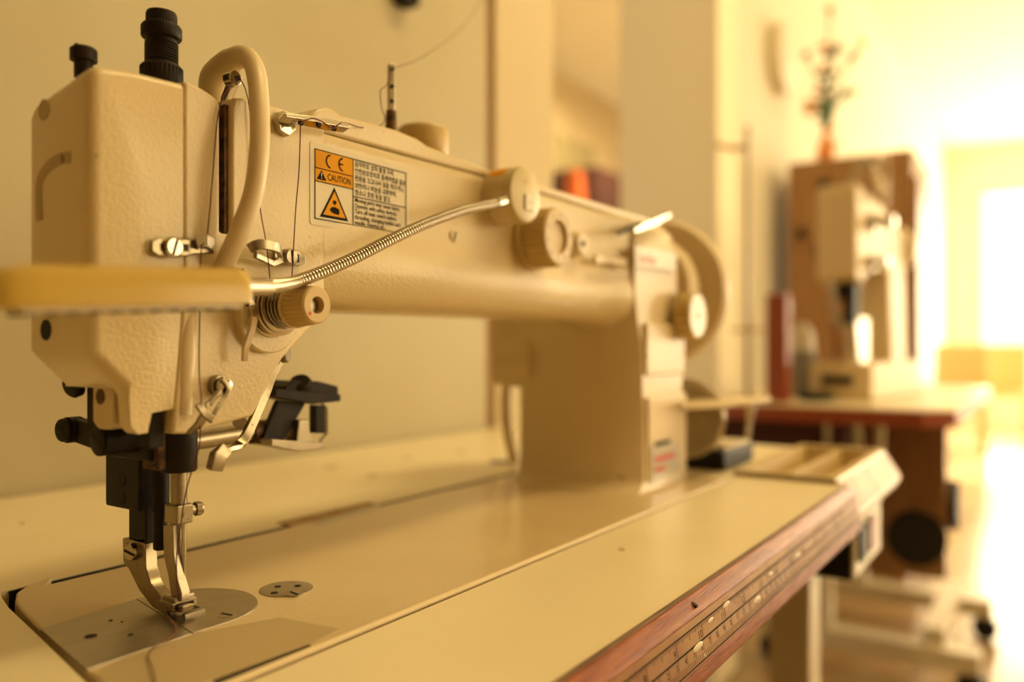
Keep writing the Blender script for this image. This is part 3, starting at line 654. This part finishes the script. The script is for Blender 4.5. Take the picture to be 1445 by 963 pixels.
# dials on the arm
dc = Vector((.465, .2735, .194)); R_ = .0208
b = B(); b.lathe(dc + Vector((0, .0235, 0)), (0, -1, 0), [(0, .0222), (.004, .0222), (.005, R_*.97, 1), (.020, R_*.97, 1), (.0225, R_*.92), (.0235, R_*.86), (.0235, R_*.56), (.021, R_*.53), (.021, .0001)], 64, knurl=.06)
di = obj('stitch_dial', b, KNOB, M, ang=30)
for k in range(10):
    a = 2*PI*k/10 + .2; c = dc + Vector((math.cos(a)*R_*.72, -.0001, math.sin(a)*R_*.72))
    text('dial_number', str(k), .0042, c + Vector((-.0012, 0, -.0014)), (1, 0, 0), (0, 0, 1), INK, di)
b = B(); b.lathe((.522, HY+.001, at(835, 352, y=HY).z), (0, -1, 0), [(0, .0105), (.010, .0085), (.0115, .0070)], 32); lk = obj('lock_lever_boss', b, PAINTS, M)
obj('boss_hole', B().lathe((.522, HY-.0107, at(835, 352, y=HY).z), (0, -1, 0), [(0, .0026), (.0003, .0026)], 16), DARK, lk)
obj('lock_lever', B().strip([at(838, 366, y=.288), at(858, 368, y=.288), at(882, 371, y=.285)], (0, 0, 1), [.007, .0045, .0075], .003), PAINTS, M, bev=.001)
p = at(640, 334, y=HY); b = B(); b.lathe(p, (0, -1, 0), [(-.001, .0040), (.0006, .0040), (.001, .0032)], 24); o = obj('oil_plug', b, PAINTS, M); obj('screw_slot', B().box(p + Vector((0, -.0011, 0)), (.0010, .0004, .0060), Matrix.Rotation(.4, 3, 'Y')), DARK, o)
# reverse knob on the pillar
kc2 = Vector((.69, .2785, at(955, 446, y=.28).z))
b = B(); b.lathe(kc2, (0, -1, 0), [(0, .017), (.001, .0215, 1), (.0145, .0215, 1), (.016, .0200), (.0165, .0190)], 64, knurl=.05); rk = obj('reverse_knob', b, KNOB, M)
obj('knob_face', B().lathe(kc2 + Vector((0, -.0165, 0)), (0, -1, 0), [(0, .0195), (.0008, .0190)], 40), STICK, rk, label='white round knob face')
obj('knob_hole', B().lathe(kc2 + Vector((0, -.0174, 0)), (0, -1, 0), [(0, .0032), (.0002, .0032)], 16), DARK, rk)
# hand wheel
hc = Vector((.735, .327, .1735))
b = B(); b.lathe(hc, (1, 0, 0), [(-.034, .047), (-.032, .052), (-.014, .055), (-.012, .050), (.004, .050)], 56); obj('belt_cover', b, PAINTS, M)
b = B(); b.lathe(hc + Vector((.004, 0, 0)), (1, 0, 0), [(0, .060), (.004, .0705), (.012, .0735), (.020, .0715), (.024, .064), (.022, .058), (.012, .055), (.010, .018), (.020, .014), (.020, .0001)], 72)
obj('hand_wheel', b, PAINTS, M, ang=45)
# bobbin winder wheel and plate behind the pillar
b = B(); wc = Vector((.745, .294, .050)); b.torus(wc, (1, 0, 0), .0360, .0030, 56, 10)
ww = obj('winder_wheel_rim', b, CHROME, M)
b = B(); b.lathe(wc + Vector((-.003, 0, 0)), (1, 0, 0), [(0, .034), (.003, .035), (.005, .010), (.008, .008)], 48); obj('winder_wheel_disc', b, STEEL, ww)
b = B(); b.prism([(.655, .262), (.700, .240), (.815, .232), (.822, .245), (.805, .262), (.705, .285)], .0655, .0700, 'z'); obj('winder_plate', b, PAINTS, M, bev=.001)
# rear drive-belt hoop behind pillar
b = B(); b.tube([at(u, v, y=.46) for u, v in ((716, 545), (714, 575), (717, 610), (726, 650))], .006, 10, smooth=5); o = obj('rear_belt_guard', b, PAINTS, M)
# spring clips hanging on top of the pillar
tz = .2286
W1 = thing('thread_snips', 'small pair of dark and silver thread snips lying on top of the pillar', 'scissors', (.62, .288, tz))
b = B(); b.strip([at(872, 330, y=.279), at(905, 317, y=.279)], (0, 0, 1), [.002, .0045], .004); obj('dark_blade', b, BLACK, W1, bev=.0004)
b = B(); b.strip([at(893, 326, y=.277), at(922, 314, y=.277), at(944, 303, y=.277)], (0, 0, 1), [.003, .0055, .003], .004); obj('silver_handle', b, CHROME, W1, bev=.0004)
# ---- stickers
def quadp(pts, th, nrm): return B().quads([[Vector(p) for p in pts], [Vector(p) + Vector(nrm)*th for p in pts]])
sx0, sz1 = pz(437, 199); sx1 = pz(577, 250)[0]; sz0 = .1795; sz1 = .2198
def rr2(x0, x1, z0, z1, r): return rrect(x0, x1, z0, z1, (r, r, r, r), 4)
cs = obj('caution_sticker', B().prism(rr2(sx0, sx1, sz0, sz1, .0018), HY-.0003, HY+.0002), STICKE, M, label='white, black and orange caution sticker')
mx, my = .0028, .0030
ix0, ix1, iz0, iz1 = sx0+mx, sx1-mx, sz0+my, sz1-my
ys = HY-.00042
def pan(x0, x1, z0, z1, m, name, y=ys, par=cs): return obj(name, B().bx(x0, x1, y, y+.0003, z0, z1), m, par)
xd = ix0 + (ix1-ix0)*.388
zH = iz1-iz0; zc1 = iz1-zH*.270; zc2 = iz1-zH*.458
pan(ix0, xd, zc2, iz1, ORANGE, 'orange_panel')
b = B(); lw = .00042
def ln(x0, x1, z0, z1): b.bx(x0, x1, ys-.00012, ys+.00005, z0, z1)
ln(ix0, ix1, iz1-lw, iz1); ln(ix0, ix1, iz0, iz0+lw); ln(ix0, ix0+lw, iz0, iz1); ln(ix1-lw, ix1, iz0, iz1)
ln(xd-lw/2, xd+lw/2, iz0, iz1); ln(ix0, xd, zc1-lw/2, zc1+lw/2); ln(ix0, xd, zc2-lw/2, zc2+lw/2); zm = iz0+zH*.435; ln(xd, ix1, zm-lw/2, zm+lw/2)
obj('frame_lines', b, INK, cs)
cxm = (ix0+xd)/2; wD = xd-ix0
# CE mark from two round arcs
b = B()
def arc(cx_, cz_, r, a0, a1, w):
    i, o_ = [], []
    rings = []
    for k in range(17):
        a = math.radians(a0+(a1-a0)*k/16); c, s_ = math.cos(a), math.sin(a)
        rings.append([Vector((cx_+c*(r-w), ys-.00002, cz_+s_*(r-w))), Vector((cx_+c*r, ys-.00002, cz_+s_*r)), Vector((cx_+c*r, ys-.00014, cz_+s_*r)), Vector((cx_+c*(r-w), ys-.00014, cz_+s_*(r-w)))])
    b.quads(rings)
rce = .0036; zce = (iz1+zc1)/2
arc(cxm-.0022, zce, rce, 100, 260, .0008); arc(cxm+.0062, zce, rce, 100, 260, .0008); b.bx(cxm+.0030, cxm+.0058, ys-.00014, ys, zce-.0004, zce+.0004)
obj('ce_mark', b, INK, cs)
def tri(cx_, z0, w, h, y, m, name): return obj(name, B().prism([(cx_-w/2, z0), (cx_+w/2, z0), (cx_, z0+h)], y, y+.0001), m, cs)
zt = zc2+.0010; tri(ix0+.0044, zt, .0062, .0048, ys-.00010, INK, 'warning_triangle')
text('lettering', '!', .0044, (ix0+.0038, ys-.00012, zt+.0006), (1, 0, 0), (0, 0, 1), STICK, cs)
text('lettering', 'CAUTION', .0048, (ix0+.0082, ys-.00010, zt+.0006), (1, 0, 0), (0, 0, 1), INK, cs, sx=.74)
th = zc2-iz0
tri(cxm, iz0+.0015, .0190, th-.0028, ys-.00006, INK, 'hazard_triangle'); tri(cxm, iz0+.0028, .0150, th-.0062, ys-.00012, ORANGE, 'hazard_triangle_field')
hz = iz0+.0055
hand = [(-.0030, .0006), (-.0018, .0018), (.0006, .0020), (.0030, .0012), (.0034, -.0008), (.0026, -.0016), (-.0006, -.0014), (-.0028, -.0004)]
obj('hand_symbol', B().prism([(cxm+x, hz+z) for x, z in hand], ys-.0002, ys-.0001), INK, cs)
obj('press_symbol', B().prism([(cxm-.0010, hz+.0052), (cxm+.0010, hz+.0052), (cxm+.0013, hz+.0040), (cxm, hz+.0028), (cxm-.0013, hz+.0040)], ys-.0002, ys-.0001), INK, cs)
kor = ['움직부로 상처 발생 우려.', '안전보호장치후 통제하였을 필요', '전원을 끄고나서 실을 끼우거나,', '보빈이나 바늘을 교환하며,', '청소나 조정 등을 할것.']
eng = ['Moving parts may cause injury.', 'Operate with safety devices.', 'Turn off main switch before', 'threading, changing bobbin and', 'needle, cleaning etc.']
hK = (iz1-zm)/5.25; hE = (zm-iz0)/5.15
for i, s in enumerate(kor): text('lettering', s, hK*.92, (xd+.0012, ys, iz1-hK*(i+.95)), (1, 0, 0), (0, 0, 1), INK, cs, sx=.86, ext=.00006, fat=.00003)
for i, s in enumerate(eng): text('lettering', s, hE*1.12, (xd+.0012, ys, zm-hE*(i+.92)), (1, 0, 0), (0, 0, 1), INK, cs, sx=.86, ext=.00006, fat=.00003)
q = [at(u, v, y=.2798) for u, v in ((895, 348), (954, 357), (953, 383), (896, 375))]
lg = obj('red_logo_label', quadp(q, .0006, (0, -1, 0)), STICK, M, label='white label with red lettering')
text('lettering', 'SunStar', .0125, q[3] + Vector((.004, -.0008, .0035)), (1, 0, 0), (0, 0, 1), REDI, lg)
q = [at(u, v, y=.2762) for u, v in ((918, 631), (958, 622), (960, 662), (921, 682))]
lb = obj('model_label', quadp(q, .0004, (0, -1, 0)), mat('silver_label', (.50, .46, .38), .3, .5), M, label='small silver label with red and grey lines')
o_ = q[3]
for dz_, h_, m_, l_ in ((.030, .0035, INK, .032), (.0165, .0050, REDI, .042), (.008, .004, REDI, .020)):
    obj('label_line', B().bx(o_.x+.004, o_.x+.004+l_, .2754, .2760, o_.z+dz_, o_.z+dz_+h_), m_, lb)
# ---------------------------------------------------------------- gooseneck lamp
LM = thing('gooseneck_lamp', 'yellow bar-shaped lamp on a flexible metal gooseneck clamped to the arm', 'lamp', (.426, .2747, .2165))
lc = Vector((.426, .2747, .2165))
b = B(); b.lathe(lc + Vector((0, .0223, 0)), (0, -1, 0), [(0, .0178), (.0160, .0178), (.0164, .0172)], 48); obj('lamp_base', b, PAINTS, LM)
b = B(); b.lathe(lc + Vector((0, .0063, 0)), (0, -1, 0), [(0, .0180), (.0040, .0180), (.0058, .0170), (.0063, .0155)], 48); cap = obj('base_cap', b, LAMPB, LM)
obj('base_label', B().quads([[lc + Vector((math.sin(a)*.0180-.0000, y, math.cos(a)*.0180)) for a in [-.9+.12*k for k in range(12)]] for y in (.0080, .0200)], closed=False, caps=False), ORANGE, LM, label='yellow label wrapped round the base')
sw = obj('rocker_switch', B().box(lc + Vector((.0030, -.0004, -.0048)), (.0105, .0016, .0100)), STICK, cap, bev=.0005)
text('lettering', '+5', .0035, lc + Vector((.0004, -.0013, -.0060)), (1, 0, 0), (0, 0, 1), REDI, cap)
text('lettering', '0:1', .0040, lc + Vector((-.0030, -.0001, .0065)), (1, 0, 0), (0, 0, 1), REDI, cap)
tA = at(338, 406, y=.243); tB = at(378, 405, y=.2497)
def mix(d0, t): return d0
gpts = [tB]
def atd(u, v, d):
    a = (u-U0)/FPX; p = FWD*d + RGT*(a*d); p.z = CAMZ-(v-V0)/FPX*d; return p
for u, v, d in ((410, 400, .338), (450, 386, .356), (500, 364, .378), (550, 339, .400), (600, 316, .424), (650, 298, .450), (690, 289, .474)): gpts.append(atd(u, v, d))
gend = atd(704, 285, .484); gpts.append(gend)
sp_ = spline(gpts, 40); 
# resample by length, ribs every 2.0 mm
Ls = [0]
for i in range(1, len(sp_)): Ls.append(Ls[-1] + (sp_[i]-sp_[i-1]).length)
tot = Ls[-1]; step = .0021/4; res = []; j = 0; s_ = 0
while s_ < tot:
    while Ls[j+1] < s_: j += 1
    t = (s_-Ls[j])/(Ls[j+1]-Ls[j]); res.append(sp_[j].lerp(sp_[j+1], t)); s_ += step
rad = [(.0022, .0029, .0030, .0029)[i % 4] for i in range(len(res))]
b = B(); b.tube(res, rad, 14); obj('gooseneck', b, CHROME, LM, ang=80)
ge = (gpts[-1]-gpts[-2]).normalized()
obj('end_ferrule', B().cyl(gend-ge*.004, gend+ge*.005, .0036, n=18), CHROME, LM)
obj('steel_tube', B().cyl(tA - Vector((.006, .0, 0)), tB, .0034, n=20), CHROME, LM)
# lamp bar, a rounded-top trough with ribbed diffuser below
A0 = Vector((.186, .2435, .1418)); A1 = Vector((.1035, .2500, .1368)); dr = (A1-A0).normalized(); sd = Vector((0, 0, 1)).cross(dr).normalized(); up = dr.cross(sd)
if up.z < 0: up = -up
L_ = (A1-A0).length
def lsec(t, k=1, kz=1):
    pr = [(-.0085, -.0060), (-.0082, .0015), (-.0066, .0052), (-.003, .0068), (.003, .0068), (.0066, .0052), (.0082, .0015), (.0085, -.0060)]
    return [A0 + dr*t + sd*(x*k) + up*((z+.006)*kz-.006) for x, z in pr]
b = B(); b.quads([lsec(t, k, kz) for t, k, kz in ((0, .90, .92), (.0015, .98, 1), (.004, 1, 1), (L_-.014, 1, 1), (L_-.007, .95, .93), (L_-.003, .84, .78), (L_, .55, .45))])
obj('lamp_shade', b, LAMP, LM, ang=40)
b = B(); b.box(A0 + dr*(L_*.47) + up*(-.0068), (L_*.86, .0130, .0018), Matrix((dr, sd, up)).transposed()); dfu = obj('diffuser', b, STICKE, LM)
for k in range(22):
    c = A0 + dr*(.006 + k*(L_-.016)/21) + up*(-.0080); obj('diffuser_rib', B().box(c, (.0016, .0130, .0010), Matrix((dr, sd, up)).transposed()), BLACK if k % 2 else TAPE, dfu)
# ---------------------------------------------------------------- threads
def thread(name, pts, label, r=.00028, m=THR, sm=6, grp=None):
    return tag(obj(name, B().tube(pts, r, 6, smooth=sm), m), label, 'thread', grp)
th1 = [at(700, -40, y=.46), at(660, 30, y=.40), at(600, 78, y=.345), at(556, 97, y=.318), at(552, 108, y=.315), at(544, 122, y=.314), at(537, 128, y=.313), at(538, 150, y=.312), at(543, 168, y=.310), at(535, 178, y=.305), at(510, 180, y=.296), at(484, 173, y=.2865),
       at(470, 181, y=.284), at(455, 172, y=.284), at(440, 167, y=.284), at(424, 174, y=.2845)]
thread('upper_thread', th1, 'maroon thread from the upright post to the three-hole guide')
thread('tension_thread', [at(424, 176, y=.2845), at(422, 240, y=.286), at(417, 300, y=.288), at(412, 390, y=.284), at(409, 408, y=.283)], 'maroon thread hanging from the three-hole guide to the tension discs', sm=4)
thread('return_thread', [at(338, 110, y=.2990), at(350, 140, y=.296), at(362, 240, y=.294), at(368, 300, y=.291), at(376, 345, y=.284), at(381, 395, y=.286)], 'maroon thread running from behind the lever guard to the tension discs', sm=4)
thread('needle_thread', [at(334, 110, y=.2985), at(322, 124, y=.296), at(308, 160, y=.2955), at(300, 250, y=.2952), at(292, 335, y=.292), at(284, 352, y=.289), at(282, 430, y=.2925), at(281, 520, y=.2925), at(284, 565, y=.2855), at(283, 590, y=.286), at(281, 630, y=.29),
        at(266, 680, y=.302), at(260, 708, y=.309), at(256, 735, y=.312), at(249, 790, y=.313), at(252, 845, y=.316)], 'long maroon thread down the head from take-up lever to the needle', sm=5)
thread('thread_tail', [at(240, 852, z=.004), at(236, 868, z=.0026), at(247, 884, z=.0024), at(244, 898, z=.0024), at(222, 910, z=.0021), at(209, 925, z=.0020), at(216, 948, z=.002), at(222, 985, z=.002)], 'loose brown thread tail curling over the slide plate', .00035, THRP)
# ---------------------------------------------------------------- small black unit beside the hand wheel
WB = thing('bobbin_winder', 'black bobbin winder block with chrome lever behind the pillar on the table', 'bobbin winder', (.79, .27, 0))
obj('base_block', B().bx(.752, .845, .2590, .300, 0, .019), BLKP, WB, bev=.003)
obj('top_plate', B().bx(.765, .842, .262, .290, .019, .0225), STICKE, WB, bev=.001)
obj('chrome_lever', B().tube([Vector((.850, .268, .012)), Vector((.850, .266, .035)), Vector((.848, .262, .058)), Vector((.838, .258, .066))], [.0028, .0028, .0045, .0048], 12, smooth=5), CHROME, WB)
# ---------------------------------------------------------------- second table with its machine
T2 = thing('back_table', 'second sewing table with thick red front edge standing behind the first', 'table', (2.3, .42, FZ))
b = B(); b.prism([(1.70, .20), (1.745, .150), (2.85, .150), (2.85, .685), (1.70, .685)], -.004, 0, 'z'); obj('tabletop', b, LAM, T2)
b = B(); b.prism([(1.696, .20), (1.743, .146), (2.85, .146), (2.85, .687), (1.696, .687)], -.034, -.004, 'z'); obj('red_edge', b, REDW, T2)
for x in (2.30, 2.80):
    obj('leg', B().bx(x-.02, x+.02, .49, .56, FZ+.10, -.034), BEIGE, T2, bev=.004)
    obj('foot_bar', B().bx(x-.035, x+.035, .14, .68, FZ+.07, FZ+.12), BEIGE, T2, bev=.004)
    obj('caster', B().lathe((x-.015, .16, FZ+.035), (1, 0, 0), [(0, .035), (.03, .035)], 24), BLKP, T2)
    obj('caster', B().lathe((x-.015, .65, FZ+.035), (1, 0, 0), [(0, .035), (.03, .035)], 24), BLKP, T2)
obj('long_bar', B().bx(2.3, 2.8, .22, .27, FZ+.12, FZ+.16), BEIGE, T2)
obj('long_bar', B().bx(2.3, 2.8, .50, .55, FZ+.30, FZ+.34), BEIGE, T2)
obj('side_panel', B().bx(2.02, 2.06, .19, .62, -.40, -.034), BRWOOD, T2)
obj('drawer_box', B().bx(1.78, 2.0, .36, .62, -.16, -.034), DKRED, T2)
obj('drive_motor', B().lathe((2.1, .20, -.245), (0, -1, 0), [(-.10, .05), (0, .062), (.03, .055)], 32), BLKP, T2)
obj('belt_wheel', B().lathe((1.92, .24, -.29), (-1, -.4, 0), [(0, .06), (.02, .06)], 40), BLKP, T2)
for (u, z1) in ((1168, -.12), (1210, -.12), (1242, -.14)):
    p = at(u, 600, x=1.78); obj('hanging_rod', B().cyl((p.x, p.y, -.03), (p.x, p.y, z1), .008, n=12), CHROME, T2)
# machine 2 (post-bed type), built in its own slightly turned frame
M2 = thing('post_bed_machine', 'out-of-focus cream post-bed sewing machine standing on the second table', 'sewing machine', (1.95, .36, 0))
th2 = -.13
def r2(x, y, z): c, s = math.cos(th2), math.sin(th2); return Vector((1.85 + c*(x) - s*(y), .348 + s*x + c*y, z))
def box2(b, x0, x1, y0, y1, z0, z1): return b.quads([[r2(x, y, z) for x, y in ((x0, y0), (x1, y0), (x1, y1), (x0, y1))] for z in (z0, z1)])
def p2(b, pts, y0, y1): return b.quads([[r2(x, y, z) for x, z in pts] for y in (y0, y1)])
obj('arm_body', p2(B(), [(.04, .43), (.07, .47), (.16, .47), (.30, .43), (.37, .40), (.37, .30), (.14, .30), (.08, .27), (.04, .27)], 0, .085), PAINTS, M2, bev=.02, seg=3)
obj('face_plate', p2(B(), [(0, .475), (.05, .475), (.05, .255), (0, .27)], -.004, .085), PAINTS, M2, bev=.008)
obj('pillar', p2(B(), [(.24, .32), (.37, .32), (.40, .02), (.27, .02)], .0, .09), PAINTS, M2, bev=.01)
obj('base', box2(B(), .05, .42, -.02, .12, 0, .085), PAINTS, M2, bev=.008)
obj('base_label', box2(B(), .047, .050, .02, .09, .035, .055), BLKP, M2)
obj('post_bed', p2(B(), [(.06, .08), (.13, .08), (.13, .19), (.05, .19), (.04, .17)], .01, .07), CHROME, M2, bev=.006)
obj('needle_assembly', box2(B(), .03, .06, .01, .035, .17, .27), BLACK, M2)
obj('presser_bar', box2(B(), .015, .022, .045, .06, .17, .27), STEEL, M2)
obj('needle_clamp', box2(B(), .02, .05, .005, .06, .225, .26), BLACK, M2)
obj('tension_unit', B().lathe(r2(.10, -.002, .40), (0, -1, 0), [(0, .022), (.012, .022), (.014, .012), (.05, .012)], 24), CHROME, M2)
obj('tension_unit', B().lathe(r2(.09, -.002, .31), (0, -1, 0), [(0, .018), (.012, .018), (.014, .01), (.04, .01)], 24), CHROME, M2)
b = B(); b.tube([r2(.03, .02, .48), r2(.035, -.01, .53), r2(.06, -.02, .50), r2(.12, -.02, .475)], .010, 10, smooth=5); obj('thread_lever', b, CHROME, M2)
b = B(); b.tube([r2(.12, 0, .45), r2(.14, -.01, .56), r2(.20, -.01, .55), r2(.22, 0, .45)], .0035, 8, smooth=6); obj('thread_loop', b, CHROME, M2)
obj('hand_wheel', B().lathe(r2(.385, .04, .37), (1, -.13, 0), [(0, .05), (.01, .062), (.03, .06), (.035, .03)], 32), PAINTS, M2)
# things on the second table
p = at(1097, 555, x=1.76)
bd = obj('wooden_board', B().bx(1.75, 1.79, p.y-.022, p.y+.022, 0, .235), REDW, bev=.003); tag(bd, 'upright red-brown wooden board standing on the left of the second table', 'board')
p = at(1132, 548, x=2.02); cn = thing('thread_cone', 'pale cone of thread standing behind the upright wooden board', 'thread cone', (p.x, p.y, 0))
obj('cone', B().lathe((p.x, p.y, .0), (0, 0, 1), [(0, .038), (.01, .04), (.09, .036), (.11, .030)], 24), mat('grey_thread', (.25, .22, .18), .8), cn)
obj('cone_top', B().lathe((p.x, p.y, .11), (0, 0, 1), [(0, .030), (.05, .024), (.07, .008)], 24), STICKE, cn)
p = at(1150, 552, x=1.85); ft2 = obj('folded_cloth', B().ball((p.x, p.y, .012), .03, (1.4, 1.5, .38)), BLKP); tag(ft2, 'small black folded cloth beside the base of the post-bed machine', 'cloth')
p = at(1055, 560, x=1.75); TS = thing('thread_stand', 'thin metal thread stand rising from the left rear of the second table', 'thread stand', (p.x, p.y, 0))
obj('stand_base', B().lathe((p.x, p.y, 0), (0, 0, 1), [(0, .03), (.008, .03), (.012, .01)], 24), BLKP, TS)
obj('rod', B().cyl((p.x, p.y, .005), (p.x, p.y, at(1055, 178, x=1.75).z), .005, n=12), STEEL, TS)
zq = at(1055, 208, x=1.75).z; obj('guide_arm', B().tube([(p.x, p.y, zq), (p.x+.01, p.y+.04, zq+.005), (p.x+.02, p.y+.075, zq+.02)], .006, 8), KNOB, TS)
zq = at(1055, 468, x=1.75).z; obj('cone_tray', B().lathe((p.x, p.y, zq), (0, 0, 1), [(0, .035), (.006, .038)], 24), KNOB, TS)
# ---------------------------------------------------------------- cupboard
CX0 = 3.315
q0, q1 = at(1280, 210, x=CX0), at(1112, 233, x=CX0)
CB = thing('cupboard', 'tall brown wooden cupboard against the wall behind the second machine', 'cupboard', (CX0+.2, (q0.y+q1.y)/2, FZ))
obj('carcass', B().bx(CX0, CX0+.55, q0.y, q1.y, FZ, q0.z), BRWOOD, CB, bev=.004)
obj('side_panel', B().bx(CX0-.002, CX0+.50, q0.y-.018, q0.y, FZ+.05, q0.z), GAPW if 0 else BRWOOD, CB)
obj('door', B().bx(CX0+.03, CX0+.53, q0.y-.036, q0.y-.018, FZ+.1, q0.z-.1), BRWOOD, CB)
for (u, v) in ((1164, 262), (1132, 330), (1158, 352)):
    p = at(u, v, x=CX0); obj('hook', B().ball((CX0-.02, p.y, p.z), .022, (1, .8, 1.2)), BLKP, CB)
# dried flowers in a bottle on the cupboard
p = at(1165, 208, x=CX0+.12); zt = q0.z
FL = thing('flower_arrangement', 'tall bunch of red, orange and green artificial flowers on top of the cupboard', 'flowers', (p.x, p.y, zt))
obj('vase', B().lathe((p.x, p.y, zt), (0, 0, 1), [(0, .03), (.06, .038), (.11, .02), (.13, .016)], 20), ORF, FL)
for i in range(13):
    t = i/12; a = random.uniform(-.14, .20); h = .18 + .50*random.random(); tip = Vector((p.x + random.uniform(-.05, .15), p.y - a*.7, zt + h))
    obj('stem', B().tube([(p.x, p.y, zt+.1), ((p.x+tip.x)/2, (p.y*2+tip.y)/3, zt+.1+h*.5), tip], .005, 6, smooth=3), GREEN, FL)
    obj('flower', B().ball(tip, .018 + .012*random.random(), (1, 1, .8), 10), random.choice((REDF, ORF, GREEN, KNOB)), FL)
for i in range(14):
    z = zt + .06 + .46*random.random(); c = Vector((p.x + random.uniform(-.03, .05), p.y + random.uniform(-.04, .04), z))
    obj('leaf', B().ball(c, .026, (.5, 1, .45), 8), random.choice((GREEN, GREEN, REDF, ORF)), FL)
# wall clock
ck = at(1095, 86, y=.95); CK = thing('wall_clock', 'round pale clock seen almost edge-on high on the right wall', 'clock', (ck.x, .95, ck.z))
obj('case', B().lathe((ck.x, .95, ck.z), (0, -1, 0), [(0, .14), (.035, .15), (.05, .145)], 40), STICKE, CK)
obj('dial', B().lathe((ck.x, .90, ck.z), (0, -1, 0), [(-.001, .135), (.001, .132)], 40), STICK, CK)
hk = at(568, -2, y=.69); o = obj('wall_hook', B().box((hk.x, .683, hk.z), (.028, .025, .022)), BLACK, bev=.004); tag(o, 'small dark hook on the wall board at the top of the picture', 'hook')
# back room seen through the gap
p = at(845, 262, y=2.6); o = obj('dark_cabinet', B().bx(p.x-.12, p.x+.5, 2.55, 2.95, FZ, at(845, 240, y=2.6).z), DKRED); tag(o, 'dark red cabinet seen through the gap in the back wall', 'cabinet')
o = obj('storage_shelf', B().bx(p.x-.45, p.x+.6, 2.96, 3.18, FZ, at(845, 212, y=2.96).z), mat('olive_shelf', (.20, .17, .08), .6)); tag(o, 'olive-brown shelf unit behind the dark red cabinet', 'shelf')
p2_ = at(812, 275, y=2.3); o = obj('cloth_cover', B().lathe((p2_.x, p2_.y, FZ), (0, 0, 1), [(0, .30), (.9, .16), (p2_.z-FZ+.14, .04)], 20), mat('orange_fabric', (.75, .16, .03), .7)); tag(o, 'orange pointed cloth cover standing in the back room', 'cloth cover')
# far furniture by the window
for i, (x, y) in enumerate(((7.6, .62), (8.6, .35))):
    t = thing('far_chair', ('pale chair by the right wall near the bright window', 'farther pale chair standing in front of the bright window')[i], 'chair', (x, y, FZ), 'chairs near the window')
    obj('seat', B().bx(x-.2, x+.2, y-.2, y+.2, FZ+.43, FZ+.47), KNOB, t); obj('backrest', B().bx(x+.17, x+.2, y-.2, y+.2, FZ+.47, FZ+.9), KNOB, t)
    for a in (-1, 1):
        for c in (-1, 1): obj('leg', B().bx(x+a*.18-.015, x+a*.18+.015, y+c*.18-.015, y+c*.18+.015, FZ, FZ+.43), KNOB, t)
